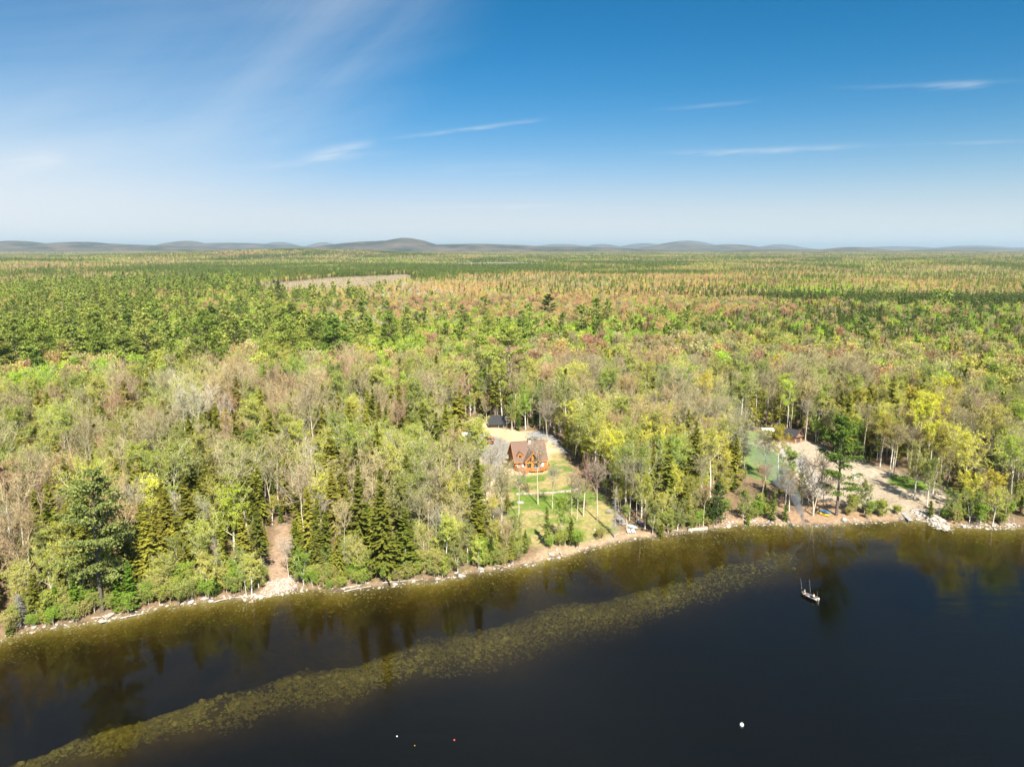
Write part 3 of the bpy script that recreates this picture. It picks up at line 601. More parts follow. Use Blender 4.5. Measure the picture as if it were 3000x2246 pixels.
for ki, (k, K) in enumerate(KINDS.items()):
    NEARM[k] = []
    tw = {'bark_maple': 'twig_maple', 'bark_birch': 'twig_birch'}.get(K['bark'])
    mt = M[K['bark']]; mo = [M[tw, 'object'] if tw else mt, M[K['fol'], 'object']]; mw = [M[tw, 'wood'] if tw else mt, M[K['fol'], 'wood'], mt]
    coll = bpy.data.collections.new(k + '_models'); WOODC[k] = (coll, {})
    nm = 0
    for lev in ('near', 'mid', 'far'):
        WOODC[k][1][lev] = []
        for j, fn in enumerate(K.get(lev, [])):
            pair = fn(100 * ki + 10 * j + {'near': 0, 'mid': 3, 'far': 6}[lev])
            if lev == 'near':
                tm = np_mesh('trunk', *pair[0].get()[:2], [mt], smooth=True); cm = np_mesh('crown', *pair[1].get()[:2], mo, pair[1].get()[2])
                NEARM[k].append((tm, cm))
            V, F, Mi = joined(pair).get(); nt0 = sum(len(q) for q in pair[0].F); Mi = Mi.copy(); Mi[:nt0] = 2
            me = np_mesh('tree_model', V, F, mw, Mi); o = bpy.data.objects.new('%s_%02d' % (k, nm), me); coll.objects.link(o)
            WOODC[k][1][lev].append(nm); nm += 1

# ------------------------------------------------------------------ which kinds of tree grow where (regions seen in the photograph, laid on the ground)
TYPES = ['spruce', 'young', 'pine', 'tan', 'red', 'orange', 'yellow', 'green', 'olive', 'whitebark']
TK = {'spruce': 'spruce', 'young': 'young', 'pine': 'pine', 'tan': 'bare', 'red': 'bare', 'orange': 'bare', 'yellow': 'leafy', 'green': 'leafy', 'olive': 'leafy', 'whitebark': 'bare'}
TINT = {'spruce': (.255, .255, .038), 'young': (.115, .165, .028), 'pine': (.27, .325, .07), 'tan': (.50, .44, .20), 'red': (.46, .25, .15), 'orange': (.64, .42, .17),
        'yellow': (.66, .60, .07), 'green': (.40, .54, .06), 'olive': (.43, .46, .09), 'whitebark': (.60, .56, .44)}
def W_(**k): return np.array([k.get(t, 0.0) for t in TYPES])
BASE = W_(spruce=.34, tan=.16, olive=.22, orange=.1, green=.08, young=.06, red=.04, yellow=.02)
BLOBS = [((1500, 742, 3000, 14), W_(young=.42, spruce=.15, tan=.2, orange=.15, green=.08), 6),
 ((1500, 765, 3000, 14), W_(young=.45, tan=.2, orange=.12, red=.05, green=.18), 4),
 ((450, 800, 500, 12), W_(young=.45, tan=.25, red=.1, spruce=.2), 3), ((300, 775, 500, 10), W_(red=.4, tan=.3, young=.3), 2),
 ((1250, 788, 500, 24), W_(young=1), 6), ((1900, 800, 300, 22), W_(young=.7, green=.2, orange=.1), 2), ((450, 835, 350, 14), W_(young=.5, pine=.3, green=.2), 3),
 ((1700, 872, 540, 58), W_(orange=.56, red=.14, tan=.15, yellow=.04, olive=.07, young=.04), 16), ((1320, 885, 260, 40), W_(orange=.42, red=.16, tan=.2, olive=.18, young=.04), 10), ((1250, 850, 200, 30), W_(whitebark=.25, orange=.3, olive=.3, green=.1, tan=.05), 4),
 ((2450, 845, 350, 26), W_(orange=.35, green=.4, tan=.1, young=.15), 4), ((2800, 880, 350, 30), W_(orange=.2, green=.4, tan=.15, young=.25), 3), ((2700, 800, 400, 24), W_(young=.55, tan=.2, orange=.15, green=.1), 3),
 ((2550, 935, 480, 48), W_(young=.88, green=.06, tan=.04, pine=.02), 9), ((2150, 900, 200, 26), W_(young=.55, green=.25, orange=.2), 3),
 ((250, 870, 350, 40), W_(pine=.4, green=.25, tan=.1, red=.1, olive=.15), 4), ((750, 890, 300, 40), W_(pine=.18, green=.35, olive=.25, red=.1, orange=.12), 4),
 ((350, 1010, 480, 95), W_(pine=.42, olive=.16, green=.18, spruce=.10, young=.07, orange=.07), 6), ((900, 1000, 250, 60), W_(pine=.42, green=.25, young=.15, olive=.18), 5),
 ((1100, 940, 260, 34), W_(whitebark=.2, orange=.25, red=.2, olive=.25, green=.1), 5), ((1250, 1010, 280, 65), W_(green=.5, young=.22, pine=.1, olive=.18), 7),
 ((1800, 968, 380, 44), W_(green=.45, young=.4, pine=.08, olive=.07), 7), ((1500, 915, 200, 30), W_(orange=.3, red=.2, olive=.3, green=.2), 3),
 ((400, 1150, 500, 60), W_(tan=.09, orange=.15, olive=.30, green=.16, red=.06, spruce=.24), 8), ((1100, 1110, 300, 50), W_(tan=.10, red=.13, olive=.33, green=.12, orange=.13, spruce=.19), 8),
 ((1850, 1050, 420, 50), W_(tan=.28, red=.12, olive=.25, spruce=.18, orange=.17), 6), ((2300, 1040, 250, 60), W_(tan=.3, olive=.28, spruce=.28, green=.1), 4),
 ((2750, 1040, 350, 60), W_(young=.35, spruce=.22, olive=.15, tan=.18, green=.1), 5), ((2700, 1150, 350, 50), W_(tan=.38, olive=.24, yellow=.16, spruce=.12, orange=.1), 5),
 ((1900, 1230, 330, 60), W_(olive=.34, yellow=.26, tan=.28, orange=.08, spruce=.04), 6), ((2800, 1280, 320, 80), W_(yellow=.30, tan=.32, olive=.30, spruce=.05, orange=.03), 6),
 ((950, 1270, 300, 60), W_(spruce=.62, tan=.10, olive=.18, orange=.10), 9), ((300, 1280, 350, 50), W_(tan=.12, olive=.26, spruce=.42, orange=.12, red=.05, green=.03), 9),
 ((120, 1400, 160, 140), W_(spruce=.64, tan=.12, olive=.2, red=.04), 9), ((650, 1330, 300, 70), W_(spruce=.6, tan=.14, olive=.2, orange=.06), 6), ((600, 1430, 220, 150), W_(spruce=.60, tan=.14, olive=.16, whitebark=.10), 7), ((860, 1400, 90, 90), W_(tan=.65, olive=.3, spruce=.05), 5),
 ((1120, 1450, 180, 130), W_(spruce=.56, tan=.12, olive=.22, whitebark=.10), 7), ((1340, 1380, 100, 110), W_(tan=.6, olive=.35, orange=.05), 5), ((1960, 1400, 150, 110), W_(olive=.5, yellow=.22, tan=.2, spruce=.08), 5),
 ((1700, 1250, 120, 70), W_(tan=.7, olive=.2, orange=.1), 5), ((2950, 1400, 100, 100), W_(spruce=.4, tan=.3, olive=.3), 3)]
def type_weights(x, y):
    px, py = project(x, y, terrain(x, y) + 11)
    w = np.tile(BASE * 1.0, (len(x), 1)); w0 = np.ones(len(x))
    for (cx, cy, rx, ry), v, a in BLOBS:
        g = a * np.exp(-((px - cx) / rx)**2 - ((py - cy) / ry)**2); w += g[:, None] * v[None]; w0 += g
    w /= w0[:, None]
    r = np.hypot(x, y); sc = 1.0
    for i in range(len(TYPES)):
        nn = np.where(r < 900, fbm(x, y, 30, 200 + i * 7, 2), fbm(x, y * .8, 190, 300 + i * 7, 3))
        w[:, i] *= np.exp((nn - .5) * np.where(r < 700, 4.5, 6.5))
    return w / w.sum(1, keepdims=True), px, py
pts = []
def scatter(d0, d1, sp, jit=.48):
    ymax = d1; n = int(ymax * 2 * .95 / sp) + 4
    iy = np.arange(int(d0 * .7 / sp), int(d1 / sp) + 2); ix = np.arange(-n // 2, n // 2)
    A, B = np.meshgrid(ix, iy); A = A.ravel().astype(float); B = B.ravel().astype(float)
    A = A + (B % 2) * .5
    x = (A + rng.uniform(-jit, jit, A.size)) * sp; y = (B + rng.uniform(-jit, jit, A.size)) * sp
    r = np.hypot(x, y); k = (r >= d0) & (r < d1) & (np.abs(x) < y * .80 + 35); return np.stack([x[k], y[k]], 1)
bands = [(100, 340, 5.0), (340, 500, 4.4), (500, 720, 4.1), (720, 1000, 4.6)]
r = 1000.0
while r < 9500: bands.append((r, r * 1.25, 2.6 + r / 330)); r *= 1.25
XY = np.concatenate([scatter(*b_) for b_ in bands])
D_ = np.concatenate([scatter(330, 700, 2.9), scatter(700, 1300, 3.6), scatter(1300, 2400, 6.0), scatter(2400, 4800, 11.0)])
wd_, _, _ = type_weights(D_[:, 0], D_[:, 1]); kd_ = rng.uniform(size=len(D_)) < ss(wd_[:, 1], .30, .75) * .85; XY = np.concatenate([XY, D_[kd_]]); dense0 = len(XY) - kd_.sum(); dense1 = len(XY)
NB = len(XY); US = scatter(100, 330, 4.3); U2 = scatter(100, 300, 2.1); U2 = U2[(shore_d(U2[:, 0], U2[:, 1]) > .5) & (shore_d(U2[:, 0], U2[:, 1]) < 4.5) & (U2[:, 0] < 25)]; U2 = U2[rng.uniform(size=len(U2)) < .6]; US = np.concatenate([US, U2]); XY = np.concatenate([XY, US]); under = np.arange(len(XY)) >= NB     # the second part is the understorey
x, y = XY[:, 0], XY[:, 1]; dense = (np.arange(len(XY)) >= dense0) & (np.arange(len(XY)) < dense1)
d = shore_d(x, y); keep = d > .6
nr = np.hypot(x, y) < 420
for key in NO_TREES:
    farp = key in ('clearcut', 'marsh'); s = (~nr if farp else nr) & keep
    k2 = np.ones(len(x), bool); k2[s] = inside(PG[key], x[s], y[s]) < (-3 if farp else -1.0); keep &= k2
for (cx, cy, rr) in ((shed_xyz[0], shed_xyz[1] + 2, 5), (gar_xyz[0] - 3, gar_xyz[1] + 4, 6.5), (camper_xyz[0], camper_xyz[1], 4)):
    keep &= np.hypot(x - cx, y - cy) > rr
x, y, under, dense = x[keep], y[keep], under[keep], dense[keep]; d = shore_d(x, y); R_ = np.hypot(x, y)
# the little strip of woodland between the right-hand clearing and the water is thin
sp2 = inside(PG['shore2'], np.where(R_ < 420, x, 0), np.where(R_ < 420, y, 0)) > 0
rT = rng.uniform(size=len(x)); q_ = R_ < 420; xq = np.where(q_, x, 0); yq = np.where(q_, y, 0)
thin = (sp2 & (rT < .80)) | ((inside(PG['thin_right'], xq, yq) > 0) & (rT < .86)) | ((inside(PG['thin_left'], xq, yq) > 0) & (rT < .45)); x, y, d, R_, under, dense = x[~thin], y[~thin], d[~thin], R_[~thin], under[~thin], dense[~thin]
wts, PX, PY = type_weights(x, y)
cum = np.cumsum(wts, 1); u = rng.uniform(size=(len(x), 1)); ty = np.minimum((u > cum).sum(1), len(TYPES) - 1)
ty = np.where(dense, TYPES.index('young'), ty); uu = rng.uniform(size=len(x)); ty = np.where(under & (uu < .34), TYPES.index('young'), np.where(under & (uu < .52), TYPES.index('spruce'), np.where(under & (uu < .8), TYPES.index('olive'), ty)))
fringe = (d < 7) & (R_ < 420)                                        # young birches and firs line the water
uf = rng.uniform(size=len(x)); ty = np.where(fringe & (uf < .45), TYPES.index('olive'), ty); ty = np.where(fringe & (uf > .82), TYPES.index('young'), ty)
hs = rng.uniform(.85, 1.35, len(x)); hs = np.where(rng.uniform(size=len(x)) < .25, hs * .65, hs); hs = np.where((ty == TYPES.index('pine')) & (rng.uniform(size=len(x)) < .3), hs * 1.3, hs); hs = np.where(fringe, hs * .62, hs); hs = np.where(under, np.where(fringe, .5, .42) * rng.uniform(.7, 1.35, len(x)), hs)
hs = np.where((R_ > 420) & (ty == TYPES.index('young')), hs * 1.3, hs)
hs = hs * (1 - .24 * ss(R_, 320, 620) + .06 * ss(R_, 2500, 5000)); slim = 1 - .14 * ss(R_, 320, 600)
Z = terrain(x, y) - .08
# ------------------------------------------------------------------ special trees of the photograph, placed by their foot
HEIGHTS = {}
SPECIAL = [  # foot px, foot py, top py, kind, model, tint, label
 ((1520,1518), 1318, 'bare', 4, (.40,.35,.28), 'tall double trunked bare tree before the left corner of the log house'),
 ((1576,1476), 1235, 'bare', 4, (.40,.34,.28), 'tall white curved bare tree standing before the right end of the log house'),
 ((1603,1318), 1160, 'bare', 2, (.36,.32,.26), 'tall bare tree just behind the right corner of the log house'),
 ((1618,1490), 1352, 'bare', 1, (.36,.34,.26), 'short dark vase shaped bare tree on the lawn beside the stone wall'),
 ((1675,1510), 1348, 'bare', 4, (.36,.33,.26), 'thin straight bare tree on the lawn left of the crimson maple'),
 ((1690,1525), 1372, 'bare', 4, (.38,.30,.24), 'leaning pale bare tree with twin trunk beside the crimson maple'),
 ((1709,1511), 1332, 'bare', 0, (.36,.10,.10), 'crimson budding maple with two pale trunks on the lawn'),
 ((1750,1524), 1335, 'bare', 1, (.34,.26,.2), 'tall forked bare birch on the lawn right of the crimson maple'),
 ((1435,1479), 1275, 'bare', 0, (.40,.35,.27), 'broad crowned grey oak at the left edge of the lawn'),
 ((1471,1530), 1330, 'bare', 4, (.36,.31,.25), 'slim dark limbed bare tree left of the lawn spruce'),
 ((1424,1490), 1340, 'bare', 4, (.38,.32,.26), 'slender bare tree close beside the broad grey oak'),
 ((1466,1588), 1470, 'bare', 3, (.28,.24,.18), 'crooked dark bare tree above the shore below the lawn'),
 ((1486,1513), 1412, 'spruce', 4, (0.167,0.174,0.029), 'small ragged yellow green spruce on the lawn edge left of the double trunk'),
 ((1645,1585), 1444, 'leafy', 1, (.32,.42,.05), 'fresh lime green young tree in the middle of the lower lawn'),
 ((1672,1598), 1516, 'spruce', 1, (0.131,0.145,0.029), 'small dark spruce at the foot of the lawn near the grey shore boulders'),
 ((1603,1597), 1482, 'spruce', 4, (0.189,0.217,0.043), 'thin spiky spruce on the bank below the lawn'),
 ((1844,1524), 1325, 'bare', 2, (.40,.35,.25), 'tallest wide bare birch right of the crimson maple'),
 ((1865,1531), 1370, 'bare', 4, (.38,.33,.26), 'slim birch holding the left end of the hammock'),
 ((1890,1548), 1375, 'leafy', 2, (.42,.44,.05), 'yellow green tree leaning over the hammock'),
 ((1912,1567), 1450, 'leafy', 3, (.32,.34,.08), 'leaning white birch at the water edge right of the paddleboard'),
 ((1938,1573), 1532, 'young', 0, (0.217,0.232,0.043), 'low bushy olive spruce overhanging the water right of the hammock'),
 ((1985,1556), 1450, 'leafy', 3, (.26,.29,.06), 'dense olive bushy tree at the shore right of the hammock'),
 ((2060,1540), 1410, 'bare', 1, (.42,.25,.11), 'orange brown budding tree at the shore left of the small pine'),
 ((2098,1537), 1412, 'pine', 2, (.075,.12,.03), 'small dark green pine at the shore in the middle of the bay'),
 ((2450,1509), 1212, 'pine', 0, (.13,.20,.035), 'giant green white pine standing over the shore by the kayaks'),
 ((2277,1417), 1240, 'leafy', 4, (.44,.38,.04), 'yellow crowned tree in front of the garage roof'),
 ((2242,1404), 1243, 'leafy', 2, (.42,.38,.05), 'flat topped yellow tree with forked trunk before the white camper'),
 ((2301,1477), 1300, 'leafy', 1, (.30,.38,.07), 'slim white trunked birch with light green crown left of the smoke'),
 ((2312,1497), 1365, 'leafy', 0, (.42,.27,.06), 'amber leafed birch beside the drifting smoke'),
 ((2344,1455), 1310, 'bare', 4, (.38,.32,.26), 'leaning bare forked tree between the smoke and the gravel yard'),
 ((2382,1510), 1308, 'bare', 3, (.22,.18,.14), 'dark twiggy double trunked tree left of the giant pine'),
 ((2230,1486), 1345, 'bare', 1, (.46,.17,.10), 'salmon red budding maple on the second lawn'),
 ((2532,1505), 1400, 'leafy', 3, (.26,.30,.07), 'short trunked olive tree right of the giant pine'),
 ((2679,1461), 1290, 'leafy', 0, (.36,.36,.07), 'tall forked yellow green tree below the small lawn patch'),
 ((2715,1483), 1330, 'leafy', 1, (.30,.34,.08), 'slim straight white trunked tree above the aluminium dock'),
 ((2733,1445), 1235, 'leafy', 4, (.42,.37,.06), 'thick pale trunked yellow crowned tree right of the small lawn patch'),
 ((2578,1366), 1205, 'leafy', 4, (.44,.38,.06), 'golden crowned tree with wide fork at the sandy yard edge'),
 ((2606,1388), 1222, 'leafy', 2, (.42,.36,.08), 'golden crowned leaning tree nearest the small lawn patch'),
 ((2618,1390), 1232, 'bare', 2, (.38,.33,.22), 'tall pale bare tree close behind the small lawn patch'),
 ((2663,1388), 1235, 'bare', 1, (.36,.32,.22), 'straight bare tree behind the right tip of the small lawn patch'),
 ((2359,1289), 1160, 'bare', 1, (.36,.31,.24), 'tall bare tree standing right at the garage corner'),
 ((2416,1302), 1165, 'bare', 4, (.36,.32,.26), 'thin bare trunk at the wood edge right of the garage'),
 ((2278,1230), 1120, 'bare', 1, (.42,.36,.30), 'bright white forked bare tree behind the camper and garage'),
 ((2780,1521), 1425, 'leafy', 3, (.30,.36,.09), 'thin leaning birch beside the rocky spit'),
 ((2840,1530), 1425, 'leafy', 3, (.27,.33,.06), 'wide bushy multi stemmed birch on the rocks right of the spit'),
 ((2870,1534), 1432, 'leafy', 3, (.30,.36,.07), 'bushy bright green birch right of the wide multi stemmed one'),
 ((2893,1440), 1330, 'pine', 2, (.08,.14,.03), 'shaggy green pine in the wood right of the spit'),
 ((2840,1410), 1330, 'pine', 2, (.10,.15,.06), 'soft blue green pine left of the shaggy one'),
 ((2176,1521), 1425, 'leafy', 3, (.33,.37,.08), 'clump of thin white birches on the bank below the salmon red maple'),
 ((2113,1508), 1350, 'leafy', 0, (.42,.40,.06), 'yellow green birch at the left end of the rocky bank'),
 ((2262,1524), 1432, 'young', 1, (0.145,0.189,0.043), 'dark young fir at the shore left of the smoke'),
 ((2300,1524), 1470, 'young', 0, (0.174,0.246,0.043), 'squat bright fir at the foot of the smoke'),
 ((2192,1538), 1508, 'young', 0, (0.232,0.319,0.043), 'tiny bright green fir on the pale shore rocks'),
 ((300,1790), 1372, 'pine', 0, (.25,.29,.085), 'huge soft green white pine leaning over the left shore'),
 ((40,1700), 1420, 'bare', 4, (.40,.36,.30), 'dead pale leaning trunk at the far left of the shore wood'),
 ((170,1810), 1715, 'young', 0, (0.174,0.261,0.029), 'low dense green fir at the left shore edge'),
 ((225,1806), 1680, 'young', 1, (0.160,0.246,0.029), 'layered bright green fir left of the huge white pine'),
 ((385,1788), 1640, 'young', 1, (0.145,0.246,0.029), 'tall layered bright green fir right of the huge white pine'),
 ((350,1792), 1675, 'young', 1, (0.174,0.275,0.029), 'slender layered fir at the water between two shore firs'),
 ((30,1862), 1810, 'young', 0, (0.203,0.246,0.029), 'lowest fir bush hanging over the water at the left corner'),
 ((535,1755), 1690, 'young', 0, (0.174,0.261,0.029), 'small green fir bush by the driftwood'),
 ((768,1680), 1480, 'spruce', 2, (0.145,0.160,0.029), 'tall bare stemmed spruce at the left rim of the leafy gap'),
 ((846,1695), 1545, 'bare', 4, (.50,.46,.40), 'forked white birch standing in the leafy gap'),
 ((872,1680), 1520, 'spruce', 3, (0.217,0.246,0.029), 'bright yellow green young spruce right of the leafy gap'),
 ((890,1715), 1600, 'leafy', 3, (.26,.38,.05), 'light green birch bush at the shore right of the leafy gap'),
 ((930,1700), 1560, 'spruce', 3, (0.217,0.217,0.043), 'olive spruce behind the light green birch bush'),
 ((870,1560), 1330, 'bare', 0, (.44,.37,.27), 'wide pale bare maple at the head of the leafy gap'),
 ((945,1590), 1440, 'bare', 2, (.42,.37,.30), 'white barked bent tree right of the wide pale maple'),
 ((1130,1700), 1370, 'spruce', 5, (0.174,0.181,0.029), 'tallest olive spruce in the middle of the left shore wood'),
 ((1060,1650), 1360, 'spruce', 0, (0.167,0.174,0.029), 'tall olive spruce left of the tallest one'),
 ((1190,1690), 1480, 'spruce', 3, (0.174,0.203,0.029), 'mid height spruce right of the tallest olive one'),
 ((1255,1580), 1350, 'bare', 1, (.44,.38,.26), 'tall tan bare tree above the shore left of the grey boulders'),
 ((1340,1370), 1240, 'spruce', 3, (0.174,0.203,0.029), 'green spruce at the left rim of the straw covered yard'),
 ((1369,1275), 1215, 'pine', 2, (.13,.15,.03), 'small round pine in the straw yard left of the black shed'),
 ((1410,1248), 1225, 'shrub', 0, (.46,.34,.05), 'amber bush at the left wall of the black shed'),
 ((1500,1262), 1150, 'leafy', 1, (.26,.34,.05), 'bright green slim tree right of the antenna mast'),
 ((1520,1262), 1200, 'young', 2, (0.145,0.232,0.043), 'green young fir right of the antenna mast'),
 ((1570,1245), 1110, 'young', 2, (0.072,0.160,0.043), 'dark blue green pointed fir behind the log house'),
 ((1345,1235), 1110, 'bare', 2, (.38,.27,.2), 'wide reddish bare maple at the head of the straw yard'),
 ((1310,1235), 1125, 'bare', 2, (.38,.30,.24), 'tall bare maple left of the wide reddish one'),
 ((610,1100), 1010, 'bare', 1, (.50,.46,.40), 'pale silvery bare tree alone in the pine wood'),
 ((1606,960), 860, 'pine', 0, (.045,.075,.02), 'big dark pine rising above the orange wood'),
 ((1985,1160), 1050, 'bare', 2, (.46,.44,.42), 'dead silver tree with straight arms amid the wood'),
 ((1360,1120), 1060, 'spruce', 1, (0.116,0.131,0.043), 'dark ragged spruce far behind the black shed'),
 ((815,868), 822, 'pine', 0, (.05,.075,.02), 'lone dark pine left of the clear cut'),
 ((708,865), 828, 'pine', 0, (.05,.075,.02), 'lone dark pine at the left tip of the clear cut'),
]
KNAME = {'spruce': ('spruce_tree', 'spruce tree'), 'young': ('fir_tree', 'fir tree'), 'pine': ('pine_tree', 'pine tree'), 'bare': ('bare_tree', 'bare tree'), 'leafy': ('birch_tree', 'birch tree'), 'shrub': ('shrub', 'shrub')}
KGRP = {'spruce': 'spruces of the shore wood', 'young': 'young firs of the shore wood', 'pine': 'pines of the wood', 'bare': 'bare and budding trees of the wood', 'leafy': 'trees coming into leaf', 'shrub': 'low shrubs along the shore'}
def mk_tree(kind, mi, loc, scale, rz, tint, label, tilt=(0, 0)):
    tm, cm = NEARM[kind][mi]; name, cat = KNAME[kind]
    e = bpy.data.objects.new(name, None); e.location = loc; e.rotation_euler = (tilt[0], tilt[1], rz); e.scale = scale; COL.objects.link(e)
    t = bpy.data.objects.new('trunk', tm); c = bpy.data.objects.new('crown', cm)
    for o in (t, c): o.parent = e; COL.objects.link(o)
    c.color = (*tint, 1); tag(e, label, cat, KGRP[kind]); return e
def model_h(kind, mi): 
    tm, cm = NEARM[kind][mi]; a = np.zeros(len(cm.vertices) * 3, np.float32); cm.vertices.foreach_get('co', a); return float(a.reshape(-1, 3)[:, 2].max())
sx_, sy_ = [], []
for (fp, top, kind, mi, tint, lab) in SPECIAL:
    X0, Y0, Z0 = ray_ground(*fp)
    # height from the photograph: the top lies above the foot
    c_, s_ = math.cos(PITCH), math.sin(PITCH); vv = (1123 - top) / FPX
    zt = CAM_H + Y0 * (vv * c_ - s_) / (c_ + vv * s_); Hm = max(1.5, zt - Z0)
    mh = model_h(kind, mi); k = Hm / mh; wd = min(k, 1.25) if kind != 'pine' else k
    if k < .6: wd = k * 1.15
    mk_tree(kind, mi, (X0, Y0, Z0 - .1), (wd, wd, k), rng.uniform(0, 6.28), tint, lab)
    sx_.append(X0); sy_.append(Y0)
sx_ = np.array(sx_); sy_ = np.array(sy_)
near_sp = np.zeros(len(x), bool)
for a_, b_ in zip(sx_, sy_): near_sp |= np.hypot(x - a_, y - b_) < 3.0
k = ~near_sp; x, y, Z, d, R_, ty, hs, PX, PY = [q[k] for q in (x, y, Z, d, R_, ty, hs, PX, PY)]; slim = slim[k]
kindv = np.array([TK[t] for t in TYPES])[ty]
tint = np.array([TINT[t] for t in TYPES])[ty]
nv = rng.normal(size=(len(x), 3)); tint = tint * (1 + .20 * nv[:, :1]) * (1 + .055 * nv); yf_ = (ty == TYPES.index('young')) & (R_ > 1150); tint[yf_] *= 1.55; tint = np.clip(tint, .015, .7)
# warm, dull drift of the deciduous colours from place to place
# ------------------------------------------------------------------ single trees: the 290 largest of each kind
LAND = [((60,1640),'by the left frame edge'),((200,1700),'left of the huge white pine'),((300,1480),'behind the huge white pine'),((430,1700),'right of the huge white pine'),((560,1690),'above the shore driftwood'),
 ((700,1640),'left of the leafy gap'),((700,1480),'upslope left of the leafy gap'),((830,1450),'at the head of the leafy gap'),((930,1640),'right of the leafy gap'),((1020,1520),'left of the tallest olive spruce'),((1100,1660),'in front of the tallest olive spruce'),
 ((1230,1600),'above the big shore boulders'),((1330,1560),'left below the lawn'),((1260,1420),'left of the log house yard'),((1390,1590),'at the shore below the lawn'),((1290,1270),'left of the straw yard'),((1400,1190),'behind the straw yard'),
 ((1480,1180),'behind the black shed'),((1600,1210),'behind the log house'),((1720,1300),'right of the log house'),((1820,1400),'above the hammock'),((1960,1500),'at the shore right of the hammock'),((1900,1300),'in the wood between the two yards'),
 ((2060,1450),'at the bend of the bay'),((2100,1330),'left of the second lawn'),((2170,1220),'behind the white camper'),((2320,1200),'behind the garage'),((2480,1250),'behind the giant pine'),((2620,1300),'behind the sandy yard'),((2760,1350),'right of the sandy yard'),
 ((2900,1470),'above the right rocky shore'),((2950,1330),'by the right frame edge'),((2300,1490),'beside the smoke'),((2560,1500),'left of the aluminium dock'),((100,1450),'on the left hillside'),((400,1350),'on the wooded rise at left'),((600,1250),'in the mixed wood at left'),
 ((900,1250),'in the wood uphill of the gap'),((1100,1300),'in the wood left of the yard'),((1850,1180),'in the wood behind the bay'),((2700,1200),'in the wood behind the sandy yard'),((100,1250),'on the far left rise')]
LP = np.array([p for p, _ in LAND], float)
CNAME = {'spruce': 'olive green', 'young': 'dark green', 'pine': 'soft green', 'tan': 'tan twigged', 'red': 'reddish budding', 'orange': 'orange budding', 'yellow': 'yellow green', 'green': 'bright green', 'olive': 'pale olive', 'whitebark': 'silvery'}
KN2 = {'spruce': 'spruce', 'young': 'fir', 'pine': 'pine', 'bare': 'bare tree', 'leafy': 'birch'}
ORD0 = ['first', 'second', 'third', 'fourth', 'fifth', 'sixth', 'seventh', 'eighth', 'ninth', 'tenth', 'eleventh', 'twelfth', 'thirteenth', 'fourteenth', 'fifteenth', 'sixteenth', 'seventeenth', 'eighteenth', 'nineteenth', 'twentieth']
ORD = ORD0[:20] + ['twenty ' + q for q in ORD0[:9]] + ['thirtieth'] + ['thirty ' + q for q in ORD0[:9]] + ['fortieth'] + ['forty ' + q for q in ORD0[:9]]
inview = (PX > -40) & (PX < 3040)
single = np.zeros(len(x), bool)
for kd, lim in (('spruce', 290), ('young', 150), ('pine', 60), ('bare', 250), ('leafy', 250)):
    c = np.where((kindv == kd) & inview)[0]; c = c[np.argsort(R_[c] / hs[c]**.5)][:lim]; single[c] = True
si = np.where(single)[0]
fpx, fpy = project(x[si], y[si], Z[si])
near_l = np.argmin((((fpx[:, None] - LP[None, :, 0]) / 1.4)**2 + (fpy[:, None] - LP[None, :, 1])**2), 1)
hclass = np.where(hs[si] > .98, 'tall', np.where(hs[si] > .72, 'middling', 'small'))
groups = {}
for j, i in enumerate(si):
    base = '%s %s %s %s' % (hclass[j], CNAME[TYPES[ty[i]]], KN2[kindv[i]], LAND[near_l[j]][1])
    groups.setdefault(base, []).append(j)
labels = {}
for base, js in groups.items():
    js.sort(key=lambda j: fpx[j])
    for n_, j in enumerate(js):
        labels[j] = ' '.join(base.split()) if len(js) == 1 else base + ', ' + ('leftmost' if n_ == 0 else 'rightmost' if n_ == len(js) - 1 else ORD[min(n_, 48)] + ' from left')
for j, i in enumerate(si):
    kd = kindv[i]; mi = int(rng.integers(len(NEARM[kd]))); s = hs[i]; wd = s * rng.uniform(.88, 1.15)
    mk_tree(kd, mi, (x[i], y[i], Z[i]), (wd, wd, s), rng.uniform(0, 6.28), tint[i], labels[j], (rng.normal() * .025, rng.normal() * .025))
